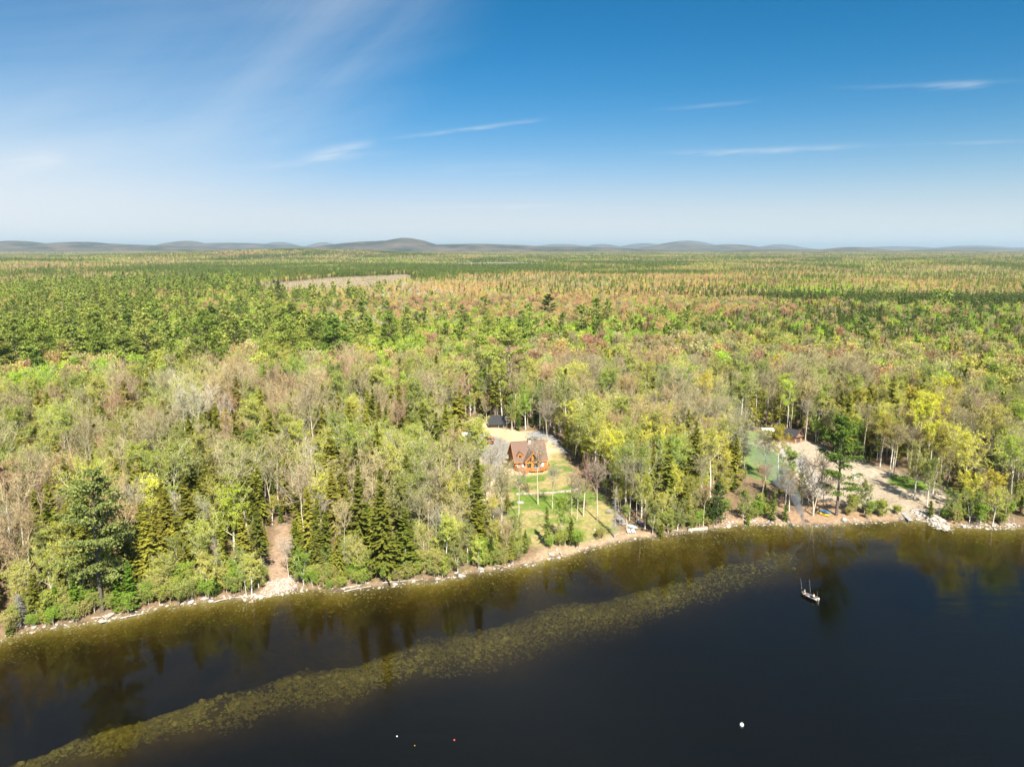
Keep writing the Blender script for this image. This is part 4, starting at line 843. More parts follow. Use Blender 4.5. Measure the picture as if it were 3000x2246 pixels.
# ------------------------------------------------------------------ the rest of each kind: one wood per kind, instances on points
def wood(name, coll, P, idx, sc, rot, tn):
    me = bpy.data.meshes.new(name); me.vertices.add(len(P)); me.vertices.foreach_set('co', P.astype(np.float32).ravel())
    def att(nm, ty_, arr, key): a = me.attributes.new(nm, ty_, 'POINT'); a.data.foreach_set(key, arr.ravel())
    att('pick', 'INT', idx.astype(np.int32), 'value'); att('grow', 'FLOAT_VECTOR', sc.astype(np.float32), 'vector'); att('turn', 'FLOAT_VECTOR', rot.astype(np.float32), 'vector')
    att('tint', 'FLOAT_COLOR', np.concatenate([tn, np.ones((len(P), 1))], 1).astype(np.float32), 'color')
    o = bpy.data.objects.new(name, me); COL.objects.link(o)
    ng = bpy.data.node_groups.new(name + '_scatter', 'GeometryNodeTree')
    ng.interface.new_socket('Geometry', in_out='INPUT', socket_type='NodeSocketGeometry'); ng.interface.new_socket('Geometry', in_out='OUTPUT', socket_type='NodeSocketGeometry')
    gi = ng.nodes.new('NodeGroupInput'); gp = ng.nodes.new('NodeGroupOutput'); ip = ng.nodes.new('GeometryNodeInstanceOnPoints'); ci = ng.nodes.new('GeometryNodeCollectionInfo')
    ci.inputs['Collection'].default_value = coll; ci.inputs['Separate Children'].default_value = True; ci.inputs['Reset Children'].default_value = True
    ip.inputs['Pick Instance'].default_value = True
    def na_(nm, ty_):
        n = ng.nodes.new('GeometryNodeInputNamedAttribute'); n.data_type = ty_; n.inputs['Name'].default_value = nm; return n.outputs[0]
    L = ng.links.new; L(gi.outputs[0], ip.inputs['Points']); L(ci.outputs[0], ip.inputs['Instance']); L(na_('pick', 'INT'), ip.inputs['Instance Index'])
    L(na_('turn', 'FLOAT_VECTOR'), ip.inputs['Rotation']); L(na_('grow', 'FLOAT_VECTOR'), ip.inputs['Scale']); L(ip.outputs[0], gp.inputs[0])
    md = o.modifiers.new('scatter', 'NODES'); md.node_group = ng
    return o
FOREST = {'spruce': ('spruce_forest', 'mass of further olive spruces filling the wood behind the shore trees', 'forest'), 'young': ('fir_forest', 'dense mass of narrow dark firs spreading to the horizon', 'forest'),
          'pine': ('pine_forest', 'mass of soft green pines covering the left hillside', 'forest'), 'bare': ('bare_forest', 'mass of tan and orange budding hardwoods behind the shore', 'forest'),
          'leafy': ('leafing_forest', 'mass of fresh green and yellow leafing trees behind the shore', 'forest')}
rest = ~single
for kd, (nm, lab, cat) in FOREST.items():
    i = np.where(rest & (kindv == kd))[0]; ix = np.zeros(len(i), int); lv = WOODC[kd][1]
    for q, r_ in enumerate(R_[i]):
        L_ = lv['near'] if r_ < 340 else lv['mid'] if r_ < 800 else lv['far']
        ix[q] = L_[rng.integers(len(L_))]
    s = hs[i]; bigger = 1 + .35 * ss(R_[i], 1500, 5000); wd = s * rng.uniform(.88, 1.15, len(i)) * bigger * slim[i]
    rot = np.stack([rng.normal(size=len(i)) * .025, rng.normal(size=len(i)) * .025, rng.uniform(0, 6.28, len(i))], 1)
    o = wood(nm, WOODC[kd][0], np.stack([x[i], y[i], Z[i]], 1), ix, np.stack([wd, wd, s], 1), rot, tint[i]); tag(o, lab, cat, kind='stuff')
    print(nm, len(i))
print('single trees', len(si), 'all', len(x))
# ------------------------------------------------------------------ materials for built things
M['cedar'] = mat('orange_stained_log', (.52, .20, .05), .6, (3, .18)); M['cedar_trim'] = mat('orange_trim', (.66, .27, .05), .55, (4, .1)); M['deckwood'] = mat('deck_boards', (.62, .25, .07), .6, (4, .15))
M['shingle'] = mat('brown_shingle', (.20, .125, .095), .95, (5, .22), .02); M['glass'] = mat('window_glass', (.03, .04, .03), .08, None, 0, 0, .25)
M['stone'] = mat('chimney_stone', (.50, .47, .42), .9, (4, .45), .04); M['black_metal'] = mat('black_roof_metal', (.018, .019, .022), .35, None, 0, 0, .5); M['dark_wall'] = mat('dark_plank_and_porch_shade', (.10, .065, .04), .9, (3, .35))
M['white'] = mat('white_paint', (.8, .8, .78), .5, (2, .05)); M['offwhite'] = mat('camper_white', (.78, .77, .73), .4, (1.5, .06)); M['red'] = mat('tractor_red', (.62, .09, .03), .4); M['rubber'] = mat('tyre_rubber', (.03, .03, .03), .8)
M['grey'] = mat('grey_metal', (.45, .46, .47), .4, (3, .1), 0, .3); M['blue'] = mat('blue_plastic', (.03, .12, .55), .4); M['lblue'] = mat('pale_blue_board', (.42, .74, .85), .4); M['yellow'] = mat('yellow_plastic', (.85, .62, .02), .4)
M['kblue'] = mat('kayak_blue', (.06, .30, .62), .4); M['rope'] = mat('hammock_cloth', (.62, .58, .52), .9); M['plank'] = mat('grey_weathered_plank', (.48, .45, .41), .9, (3, .25)); M['gdoor'] = mat('garage_door', (.14, .09, .075), .6, (2, .1))
M['tanwall'] = mat('tan_log_siding', (.46, .27, .15), .8, (3, .2)); M['dshingle'] = mat('dark_shingle', (.055, .05, .052), .9, (5, .2)); M['ash'] = mat('ash_coal_and_hollow_shade', (.16, .14, .13), 1, (6, .5)); M['ember'] = mat('orange_leaf_pile', (.50, .18, .05), 1, (6, .4))
M['hull'] = mat('black_hull_paint', (.012, .012, .014), .3, None, 0, 0, .5); M['deckgrey'] = mat('boat_deck', (.17, .165, .16), .7, (5, .15)); M['skin'] = mat('skin', (.55, .34, .24), .6); M['tan'] = mat('tan_cloth', (.58, .44, .30), .9); M['navy'] = mat('dark_trousers', (.03, .035, .06), .9)
M['orange'] = mat('orange_cap', (.85, .30, .03), .7); M['pink'] = mat('faded_pink_cloth', (.55, .33, .38), .9); M['gravel'] = mat('gravel', (.40, .39, .38), 1, (3, .4), .04); M['buoyred'] = mat('red_buoy', (.75, .09, .06), .4); M['beige_cap'] = mat('beige_cap', (.66, .52, .34), .8)
M['hayfelt'] = mat('moss_green_cloth', (.15, .30, .08), .9)

def shed_roof(mb, x0, x1, ye, ze, yr, zr, t, mi=0):   # one slope of a roof: from eave (ye, ze) to ridge (yr, zr)
    mb.add([(x0,ye,ze),(x1,ye,ze),(x1,yr,zr),(x0,yr,zr),(x0,ye,ze+t),(x1,ye,ze+t),(x1,yr,zr+t),(x0,yr,zr+t)],
           [(0,3,2,1),(4,5,6,7),(0,1,5,4),(1,2,6,5),(2,3,7,6),(3,0,4,7)], mi); return mb
def window(parent, pts, y, fw=.09):                    # pane outlined in x-z on a wall facing -y, with a frame round it
    f = bpy.data.objects.new('window', None); f.location = (0, 0, 0); f.empty_display_size = .2; COL.objects.link(f); f.parent = parent
    mb = MB(); n = len(pts); cx = sum(p[0] for p in pts) / n; cz = sum(p[1] for p in pts) / n
    out = [(p[0] + fw * (1 if p[0] > cx else -1), p[1] + fw * (1 if p[1] > cz else -1)) for p in pts]
    vs = [(a, y - .05, b) for a, b in out] + [(a, y - .05, b) for a, b in pts] + [(a, y + .02, b) for a, b in out] + [(a, y - .02, b) for a, b in pts]
    fs = []
    for i in range(n):
        j = (i + 1) % n; fs += [(i, j, n + j, n + i), (i, 2*n + i, 2*n + j, j), (n + i, n + j, 3*n + j, 3*n + i)]
    mb.add(vs, fs); mb.build('frame', M['cedar_trim'], f)
    MB().wall(pts, y - .02, y + .01).build('pane', M['glass'], f); return f
def adirondack(loc, rz, label, s=1.0, m='white'):
    e = empty('garden_chair', loc, rz); e.scale = (s, s, s); tag(e, label, 'chair', 'white garden chairs')
    mb = MB(); mb.add([(-.3,-.35,.38),(.3,-.35,.38),(.3,.25,.27),(-.3,.25,.27),(-.3,-.35,.34),(.3,-.35,.34),(.3,.25,.23),(-.3,.25,.23)], [(0,1,2,3),(7,6,5,4),(0,4,5,1),(1,5,6,2),(2,6,7,3),(3,7,4,0)]); mb.build('seat', M[m], e)
    mb = MB()
    for i in range(5):
        xx = -.26 + i * .13; mb.add([(xx-.055,.2,.25),(xx+.055,.2,.25),(xx+.055,.24,.25),(xx-.055,.24,.25),(xx-.055,.5,1.0-.03*abs(i-2)),(xx+.055,.5,1.0-.03*abs(i-2)),(xx+.055,.54,1.0-.03*abs(i-2)),(xx-.055,.54,1.0-.03*abs(i-2))], [(0,3,2,1),(4,5,6,7),(0,1,5,4),(1,2,6,5),(2,3,7,6),(3,0,4,7)])
    mb.build('backrest', M[m], e)
    for sd in (-1, 1):
        MB().box(sd*.36-.07, sd*.36+.07, -.42, .35, .55, .58).build('armrest', M[m], e)
        MB().box(sd*.34-.03, sd*.34+.03, -.38, -.30, 0, .55).build('leg', M[m], e); MB().box(sd*.34-.03, sd*.34+.03, .18, .26, 0, .55).build('leg', M[m], e)
    return e
# ------------------------------------------------------------------ the log house
zg = float(terrain(*ground_at(1560, 1371, 4.5))); DK = .8
fxp, fyp = ground_at(1560, 1371, zg + DK); A = rad(14); ca, sa = math.cos(A), math.sin(A)
hx0, hy0 = fxp - sa * 6.3 * 1.0, fyp + ca * 6.3
zh = float(terrain(hx0, hy0)); zh = zg
H = empty('log_house', (hx0, hy0, zh), A); tag(H, 'orange log house with brown gabled roof, glazed front and a raised deck', 'house')
EV = DK + 2.35; RG = DK + 7.4; W2 = 5.3; D2 = 4.5; SL = (RG - EV) / D2
mb = MB(); mb.box(-W2, W2, -D2, D2, -.6, EV)
for sx in (-W2, W2 - .2):
    mb.add([(sx,-D2,EV),(sx+.2,-D2,EV),(sx,D2,EV),(sx+.2,D2,EV),(sx,0,RG-.05),(sx+.2,0,RG-.05)], [(0,2,4),(1,5,3),(0,4,5,1),(2,3,5,4)])
mb.build('log_wall', M['cedar'], H)
for k, zz in enumerate(np.arange(DK + .05, EV - .05, .24)):            # round log courses on the long front and left gable
    MB().tube((-W2-.12, -D2-.02, zz+.1), (W2+.12, -D2-.02, zz+.1), .12, .12, 6).tube((-W2-.02, -D2-.1, zz+.1), (-W2-.02, D2+.1, zz+.1), .12, .12, 6).build('log', M['cedar'], H)
zz = EV + .2
while zz < RG - .6:
    hw_ = (RG - zz) / SL - .3; MB().tube((-W2-.02, -hw_, zz), (-W2-.02, hw_, zz), .12, .12, 6).build('log', M['cedar'], H); zz += .24
ov = .55; t_ = .16
mb = MB(); shed_roof(mb, -W2-ov, W2+ov, -D2-ov, EV-ov*SL, 0, RG, t_); shed_roof(mb, -W2-ov, W2+ov, D2+ov, EV-ov*SL, 0, RG, t_); rf = mb.build('roof', M['shingle'], H)
MB().box(-W2-ov, W2+ov, -.1, .1, RG+t_-.06, RG+t_+.05).build('ridge_cap', M['shingle'], rf)
for sx in (-W2-ov-.03, W2+ov-.03):
    mb = MB()
    for sy in (-1, 1): mb.add([(sx,sy*(D2+ov),EV-ov*SL-.12),(sx+.06,sy*(D2+ov),EV-ov*SL-.12),(sx+.06,0,RG-.12),(sx,0,RG-.12),(sx,sy*(D2+ov),EV-ov*SL+t_+.01),(sx+.06,sy*(D2+ov),EV-ov*SL+t_+.01),(sx+.06,0,RG+t_+.01),(sx,0,RG+t_+.01)], [(0,3,2,1),(4,5,6,7),(0,1,5,4),(1,2,6,5),(2,3,7,6),(3,0,4,7)])
    mb.build('barge_board', M['cedar_trim'], rf)
MB().box(-W2-ov, W2+ov, -D2-ov-.06, -D2-ov, EV-ov*SL-.05, EV-ov*SL+t_).build('fascia', M['cedar_trim'], rf)
# chimney of field stones with a dark cap
ch = MB().box(-.15, 1.0, -.95, .05, RG-1.6, RG+.75).build('chimney', M['stone'], H)
for i in range(26):
    cx = rng.uniform(-.1, .95); cz = RG - 1.1 + rng.uniform(0, 1.7); MB().ball((cx, -.95, cz), .14, 1.1, .35, .8, 6, 4).build('stone', M['stone'], ch)
MB().box(-.23, 1.08, -1.03, .13, RG+.75, RG+.83).build('cap', M['black_metal'], ch); MB().tube((.4, -.45, RG+.83), (.4, -.45, RG+1.25), .12, .12, 8).build('flue', M['black_metal'], ch)
# glazed prow
PW = 2.3; PY0 = -6.3; PE = DK + 2.55; PP = DK + 5.3; ps = (PP - PE) / PW
mb = MB(); mb.wall([(-PW, DK-.7), (PW, DK-.7), (PW, PE), (0, PP), (-PW, PE)], PY0, -D2 + .3); mb.build('glazed_front', M['cedar'], H)
yb = -(RG - PP) / SL + .25
mb = MB(); o2 = .45
for s in (-1, 1):
    xe = s * (PW + o2); ze = PE - o2 * ps; ybe = -(RG - ze) / SL
    q = [(xe, PY0 - .6, ze), (0, PY0 - .9, PP), (0, yb, PP), (xe, ybe, ze)]; mb.add([(a, b_, c_ + .02) for a, b_, c_ in q] + [(a, b_, c_ + .18) for a, b_, c_ in q], [(0,1,2,3),(7,6,5,4),(0,4,5,1),(1,5,6,2),(2,6,7,3),(3,7,4,0)])
pr = mb.build('front_roof', M['shingle'], H)
mb = MB()
for s in (-1, 1):
    xe = s * (PW + o2); ze = PE - o2 * ps
    mb.add([(xe,PY0-.66,ze-.16),(0,PY0-.96,PP-.16),(0,PY0-.96,PP+.2),(xe,PY0-.66,ze+.2),(xe,PY0-.58,ze-.16),(0,PY0-.88,PP-.16),(0,PY0-.88,PP+.2),(xe,PY0-.58,ze+.2)], [(0,1,2,3),(7,6,5,4),(0,4,5,1),(3,2,6,7),(0,3,7,4)])
mb.build('barge_board', M['cedar_trim'], pr)
MB().box(-.2, .2, PY0-.14, PY0, DK, PP-.2).build('centre_post', M['cedar_trim'], H); MB().box(-PW, PW, PY0-.1, PY0, DK+1.78, DK+2.06).build('cross_beam', M['cedar_trim'], H)
for s in (-1, 1):
    gz = lambda xx: PP - .38 - abs(xx) * ps
    window(H, [(s*.42, DK+.12), (s*1.85, DK+.12), (s*1.85, DK+1.7), (s*.42, DK+1.7)][::s], PY0 - .03)
    window(H, [(s*.42, DK+2.15), (s*1.08, DK+2.15), (s*1.08, gz(1.08)), (s*.42, gz(.42))][::s], PY0 - .03)
    window(H, [(s*1.24, DK+2.15), (s*1.85, DK+2.15), (s*1.85, gz(1.85)), (s*1.24, gz(1.24))][::s], PY0 - .03)
window(H, [(-4.6, DK+1.05), (-3.0, DK+1.05), (-3.0, DK+1.95), (-4.6, DK+1.95)], -D2 - .14); window(H, [(2.9, DK+.1), (3.6, DK+.1), (3.6, DK+1.8), (2.9, DK+1.8)], -D2 - .14); window(H, [(3.9, DK+1.2), (4.8, DK+1.2), (4.8, DK+2.0), (3.9, DK+2.0)], -D2 - .14)
for xc in (-3.55, 3.35):                                              # two dormers, each a little house front on the roof
    dm = bpy.data.objects.new('dormer', None); COL.objects.link(dm); dm.parent = H; dm.location = (xc, 0, 0)
    zb = EV + .62; yf = -D2 + .55; ze = zb + 1.15; zp = zb + 2.0; hwd = .88
    MB().wall([(-hwd, zb - .3), (hwd, zb - .3), (hwd, ze), (0, zp), (-hwd, ze)], yf, yf + 1.9).build('dormer_wall', M['cedar'], dm)
    mb = MB()
    for s in (-1, 1):
        q = [(s*(hwd+.22), yf-.25, ze-.2), (0, yf-.25, zp+.02), (0, -(RG-zp)/SL+.1, zp+.02), (s*(hwd+.22), -(RG-ze+.2)/SL+.05, ze-.2)]; mb.add(q + [(a, b_, c_ + .14) for a, b_, c_ in q], [(0,1,2,3),(7,6,5,4),(0,4,5,1),(1,5,6,2),(2,6,7,3),(3,7,4,0)])
    mb.build('dormer_roof', M['shingle'], dm)
    MB().wall([(-.48, zb+.12), (.48, zb+.12), (.48, zb+1.05), (-.48, zb+1.05)], yf-.02, yf+.02).build('pane', M['glass'], dm)
    mb = MB(); mb.box(-.6, -.48, yf-.05, yf, zb, zb+1.17).box(.48, .6, yf-.05, yf, zb, zb+1.17).box(-.48, .48, yf-.05, yf, zb, zb+.12).box(-.48, .48, yf-.05, yf, zb+1.05, zb+1.17).box(-.03, .03, yf-.04, yf-.021, zb+.12, zb+1.05); mb.build('frame', M['cedar_trim'], dm)
# deck
DP = [(-5.6,-4.3), (-5.6,-6.1), (-3.1,-7.3), (-2.1,-7.9), (-.9,-9.0), (2.7,-9.0), (4.2,-7.6), (6.0,-6.1), (6.0,-4.3)]
dk = MB().prism(DP, DK-.22, DK-.06).build('deck', M['deckwood'], H)
mb = MB(); mb.v = []
for i, yy in enumerate(np.arange(-8.95, -4.35, .3)):                 # boards
    xs_ = []
    for k in range(len(DP)):
        (xa, ya), (xb, yb_) = DP[k], DP[(k+1) % len(DP)]
        if (ya > yy) != (yb_ > yy): xs_.append(xa + (yy - ya) / (yb_ - ya) * (xb - xa))
    if len(xs_) >= 2: MB().box(min(xs_)+.05, max(xs_)-.05, yy-.13, yy+.13, DK-.058, DK).build('deck_board', M['deckwood'], dk)
edges_ = [(0,1),(1,2),(3,4),(4,5),(5,6),(6,7),(7,8)]
for a_, b_ in edges_:
    (xa, ya), (xb, yb_) = DP[a_], DP[b_]; L_ = math.hypot(xb-xa, yb_-ya); n_ = max(1, round(L_ / 1.3))
    mr = MB().tube((xa,ya,DK+.85),(xb,yb_,DK+.85),.05,.05,4).tube((xa,ya,DK+.15),(xb,yb_,DK+.15),.03,.03,4)
    mr.build('handrail', M['cedar_trim'], dk)
    mb = MB()
    for i in range(int(L_/.16)): f_ = (i+.5)/int(L_/.16); mb.tube((xa+(xb-xa)*f_, ya+(yb_-ya)*f_, DK+.15), (xa+(xb-xa)*f_, ya+(yb_-ya)*f_, DK+.85), .013, .013, 3)
    o = mb.build('balusters', M['black_metal'], dk); o['kind'] = 'stuff'
    for i in range(n_ + 1): f_ = i/n_; MB().box(xa+(xb-xa)*f_-.06, xa+(xb-xa)*f_+.06, ya+(yb_-ya)*f_-.06, ya+(yb_-ya)*f_+.06, -.6, DK+.92).build('railing_post', M['cedar_trim'], dk)
for i in range(4):                                                    # broad steps down to the lawn at the left of the front
    cxs, cys = -3.0 - i*.22, -8.0 - i*.30; dx_, dy_ = .95, -.70
    MB().add([(cxs-dx_,cys-dy_,DK-.22-i*.2),(cxs+dx_,cys+dy_,DK-.22-i*.2),(cxs+dx_+.3,cys+dy_+.35,DK-.22-i*.2),(cxs-dx_+.3,cys-dy_+.35,DK-.22-i*.2),
              (cxs-dx_,cys-dy_,DK-.14-i*.2),(cxs+dx_,cys+dy_,DK-.14-i*.2),(cxs+dx_+.3,cys+dy_+.35,DK-.14-i*.2),(cxs-dx_+.3,cys-dy_+.35,DK-.14-i*.2)], [(0,3,2,1),(4,5,6,7),(0,1,5,4),(1,2,6,5),(2,3,7,6),(3,0,4,7)]).build('step', M['deckwood'], dk)
def hloc(a, b_, c_): return (hx0 + a*ca - b_*sa, hy0 + a*sa + b_*ca, zh + c_)
# side porch on the left gable; its shade is put into dark plank colour
sp_ = MB().prism([(-5.45,-3.5),(-8.2,-3.2),(-8.2,1.5),(-5.45,1.5)], DK-.25, DK-.05).build('side_porch', M['dark_wall'], H)
for a_, b_ in (((-8.2,-3.2),(-8.2,1.5)), ((-5.5,-3.5),(-8.2,-3.2))):
    MB().tube((*a_,DK+.85),(*b_,DK+.85),.05,.05,4).build('handrail', M['dark_wall'], sp_)
    for f_ in np.linspace(0,1,5): MB().box(a_[0]+(b_[0]-a_[0])*f_-.05, a_[0]+(b_[0]-a_[0])*f_+.05, a_[1]+(b_[1]-a_[1])*f_-.05, a_[1]+(b_[1]-a_[1])*f_+.05, -.6, DK+.9).build('railing_post', M['dark_wall'], sp_)
adirondack(hloc(-4.5, -5.4, DK), A + 1.0, 'white garden chair at the left end of the deck', 1.15)
adirondack(hloc(-2.9, -6.0, DK), A + .3, 'white high backed chair beside the glazed front, left of it', 1.25)
adirondack(hloc(3.5, -5.6, DK), A - .7, 'white chair on the right part of the deck', 1.2)
e = empty('deck_table', hloc(1.5, -7.5, DK), A); tag(e, 'long low grey table with blue green cloth on the front deck', 'table')
MB().box(-1.3,1.3,-.45,.45,.5,.56).build('tabletop', M['grey'], e); MB().box(-.9,.3,-.3,.3,.562,.58).build('table_runner', M['kblue'], e)
for sx in (-1.15,1.15):
    for sy in (-.35,.35): MB().box(sx-.05,sx+.05,sy-.05,sy+.05,0,.5).build('leg', M['grey'], e)
# ------------------------------------------------------------------ black roofed shed and antenna mast
x0, y0, z0 = shed_xyz; s = empty('storage_shed', (x0, y0 + 1.6, z0), rad(4)); tag(s, 'dark plank shed with a steep black metal roof at the wood edge', 'shed')
sev, srg = 1.5, 4.3
mb = MB(); mb.box(-3.0,3.0,-1.6,2.2,-.5,sev)
for sx in (-3.0, 2.85): mb.add([(sx,-1.6,sev),(sx+.15,-1.6,sev),(sx,2.2,sev),(sx+.15,2.2,sev),(sx,.9,srg-.1),(sx+.15,.9,srg-.1)], [(0,2,4),(1,5,3),(0,4,5,1),(2,3,5,4)])
mb.build('wall', M['dark_wall'], s)
mb = MB(); shed_roof(mb,-3.4,3.3,-2.1,sev-.3,.9,srg,.1); shed_roof(mb,-3.4,3.3,2.7,sev+.1,.9,srg,.1); rf = mb.build('roof', M['black_metal'], s)
for i in range(9):
    xx = -3.4 + i * 6.7/8; MB().add([(xx-.03,-2.1,sev-.2),(xx+.03,-2.1,sev-.2),(xx+.03,.9,srg+.1),(xx-.03,.9,srg+.1),(xx-.03,-2.1,sev-.14),(xx+.03,-2.1,sev-.14),(xx+.03,.9,srg+.16),(xx-.03,.9,srg+.16)], [(4,5,6,7),(0,1,5,4),(1,2,6,5),(3,0,4,7)]).build('roof_seam', M['black_metal'], rf)
MB().box(1.1,2.0,-1.66,-1.6,0,1.4).build('door', M['black_metal'], s)
for xx in (.6, 2.6): MB().box(xx-.05,xx+.05,-2.0,-1.9,-.4,sev-.25).build('post', M['plank'], s)
ax_, ay_, az_ = ray_ground(1485, 1267); e = empty('antenna_mast', (ax_, ay_, az_)); tag(e, 'tall grey antenna mast with crossbars right of the black shed', 'antenna')
MB().tube((0,0,-.3),(0,0,7.0),.07,.05,6).build('mast', M['grey'], e)
for zz, w_ in ((6.4,1.5),(5.0,1.1),(3.9,.9)):
    mb = MB().tube((-w_*.5,0,zz),(w_,0,zz+.02),.06,.05,4)
    for k in range(4): mb.tube((-w_*.4+k*w_*.4,-.35,zz),(-w_*.4+k*w_*.4,.35,zz),.02,.02,3)
    mb.build('crossbar', M['grey'], e)
# ------------------------------------------------------------------ garage, camper
x0, y0, z0 = ray_ground(2338, 1295.5); B = rad(35); s = empty('garage', (x0, y0, z0), B); tag(s, 'tan log garage with dark shingle roof and brown overhead door', 'garage')
gev, gpk, gw, gl = 2.75, 4.5, 2.15, 7.6
MB().wall([(-gw,-.4),(gw,-.4),(gw,gev),(0,gpk-.15),(-gw,gev)], 0, gl).build('wall', M['tanwall'], s)
for k in range(10): MB().tube((-gw-.1,-.03,.15+k*.26),( -gw+.85 if k<8 else gw+.1,-.03,.15+k*.26),.12,.12,6).build('log', M['tanwall'], s)
mb = MB(); gs = (gpk-gev)/gw
for q in (-1,1):
    p = [(q*(gw+.45),-.6,gev-.45*gs),(0,-.6,gpk),(0,gl+.4,gpk),(q*(gw+.45),gl+.4,gev-.45*gs)]; mb.add(p + [(a,b_,c_+.14) for a,b_,c_ in p], [(0,1,2,3),(7,6,5,4),(0,4,5,1),(1,5,6,2),(2,6,7,3),(3,7,4,0)])
rf = mb.build('roof', M['dshingle'], s)
mb = MB()
for q in (-1,1): mb.add([(q*(gw+.45),-.64,gev-.45*gs-.2),(0,-.64,gpk-.2),(0,-.64,gpk+.16),(q*(gw+.45),-.64,gev-.45*gs+.16),(q*(gw+.45),-.58,gev-.45*gs-.2),(0,-.58,gpk-.2),(0,-.58,gpk+.16),(q*(gw+.45),-.58,gev-.45*gs+.16)], [(0,1,2,3),(7,6,5,4),(3,2,6,7),(0,3,7,4),(0,4,5,1)])
mb.build('barge_board', M['gdoor'], rf)
sh_ = MB(); shed_roof(sh_, -gw-.1, gw+.1, -.75, 2.25, 0, 2.6, .08); sh_.build('door_canopy', M['shingle'], s)
dr = MB().box(-1.15,1.25,-.06,0,0,2.15).build('overhead_door', M['gdoor'], s)
for k in range(4): MB().box(-1.12,1.22,-.085,-.061,.04+k*.53,.5+k*.53).build('door_panel', M['gdoor'], dr)
MB().box(-.12,.12,-.15,0,3.1,3.35).build('gable_lamp', M['black_metal'], s)
x0, y0, z0 = camper_xyz; s = empty('camper_trailer', (x0, y0, z0), rad(-4)); tag(s, 'white boxy camper trailer parked behind the yellow crowned trees', 'camper')
MB().prism([(-2.6,-1.0),(2.3,-1.0),(2.3,1.0),(-2.6,1.0)],.45,2.5).build('body', M['offwhite'], s); MB().box(-2.55,2.25,-.95,.95,2.503,2.58).build('roof', M['white'], s)
for a_, b_ in ((-2.0,-1.2),(-.2,.5)): MB().box(a_,b_,-1.02,-1.0,1.4,2.0).build('window', M['glass'], s)
MB().box(.9,1.5,-1.03,-1.0,.6,2.2).build('door', M['white'], s); MB().box(-2.6,2.3,-1.015,-1.0,.95,1.1).build('stripe', M['grey'], s); MB().tube((2.3,0,.5),(3.4,0,.4),.06,.05,6).build('drawbar', M['grey'], s)
for yy in (-.95,.95):
    for xx in (-.55,.2): MB().tube((xx,yy-.1,.33),(xx,yy+.1,.33),.33,.33,12).build('wheel', M['rubber'], s)
# ------------------------------------------------------------------ tractor, utility trailer, barrel, dark car in the straw yard
x0, y0, z0 = ray_ground(1431, 1288); s = empty('tractor', (x0, y0, z0), rad(-65)); tag(s, 'small red tractor with front loader on the gravel drive', 'tractor')
MB().box(-.3,.3,-.3,1.1,.7,1.25).box(-.25,.25,1.1,1.2,.75,1.15).build('hood', M['red'], s); MB().box(-.35,.35,-1.2,-.3,.6,.85).build('chassis', M['rubber'], s); MB().box(-.25,.25,-.95,-.45,.85,1.0).box(-.25,.25,-1.0,-.93,1.0,1.45).build('seat', M['rubber'], s)
MB().tube((-.5,-1.1,.9),(-.5,-1.1,2.1),.04,.04,6).tube((.5,-1.1,.9),(.5,-1.1,2.1),.04,.04,6).tube((-.5,-1.1,2.1),(.5,-1.1,2.1),.04,.04,6).build('roll_bar', M['red'], s)
MB().tube((-.4,-.2,1.0),(-.4,1.9,.5),.06,.06,4).tube((.4,-.2,1.0),(.4,1.9,.5),.06,.06,4).build('loader_arm', M['red'], s); MB().add([(-.75,1.8,.15),(.75,1.8,.15),(.75,2.4,.15),(-.75,2.4,.15),(-.75,1.8,.75),(.75,1.8,.75)],[(0,1,2,3),(0,4,5,1),(0,3,4),(1,5,2)]).build('bucket', M['red'], s)
for xx in (-.55,.55):
    MB().tube((xx-.14,-.8,.6),(xx+.14,-.8,.6),.6,.6,14).build('wheel', M['rubber'], s); MB().tube((xx-.1,.8,.38),(xx+.1,.8,.38),.38,.38,12).build('wheel', M['rubber'], s)
x0, y0, z0 = ray_ground(1437, 1300); s = empty('utility_vehicle', (x0, y0, z0), rad(80)); tag(s, 'small dark off-road buggy with red fenders below the tractor', 'buggy')
MB().box(-.6,.6,-1.2,1.2,.45,.8).build('body', M['red'], s); MB().box(-.55,.55,-1.15,-.2,.8,1.05).build('cargo_bed', M['rubber'], s); MB().box(-.6,.6,-.4,.6,1.65,1.7).build('roof', M['black_metal'], s)
mb = MB(); [mb.tube((a_,b_,.8),(a_*.9,b_*.8,1.66),.035,.035,4) for a_ in (-.55,.55) for b_ in (-.35,.7)]; mb.build('roll_cage', M['black_metal'], s)
for xx in (-.6,.6):
    for yy in (-.85,.85): MB().tube((xx-.12,yy,.33),(xx+.12,yy,.33),.33,.33,12).build('wheel', M['rubber'], s)
x0, y0, z0 = ray_ground(1364, 1279); s = empty('box_trailer', (x0, y0, z0), rad(12)); tag(s, 'small white box trailer behind the round pine in the straw yard', 'trailer')
MB().box(-1.6,1.3,-.8,.8,.4,1.7).build('body', M['white'], s); MB().box(-.3,.6,-.83,-.8,.6,1.4).build('door', M['grey'], s); MB().tube((1.3,0,.45),(2.2,0,.4),.05,.04,4).build('drawbar', M['grey'], s)
for yy in (-.8,.8): MB().tube((-.1,yy-.1,.3),(-.1,yy+.1,.3),.3,.3,12).build('wheel', M['rubber'], s)
x0, y0, z0 = ray_ground(1385, 1290); s = empty('barrel', (x0, y0, z0)); tag(s, 'bright blue plastic barrel standing left of the tractor', 'barrel')
MB().path([(0,0,0),(0,0,.3),(0,0,.7),(0,0,1.05)],[.33,.38,.38,.33],12).build('body', M['blue'], s); MB().tube((0,0,1.05),(0,0,1.1),.35,.35,12).build('lid', M['blue'], s)
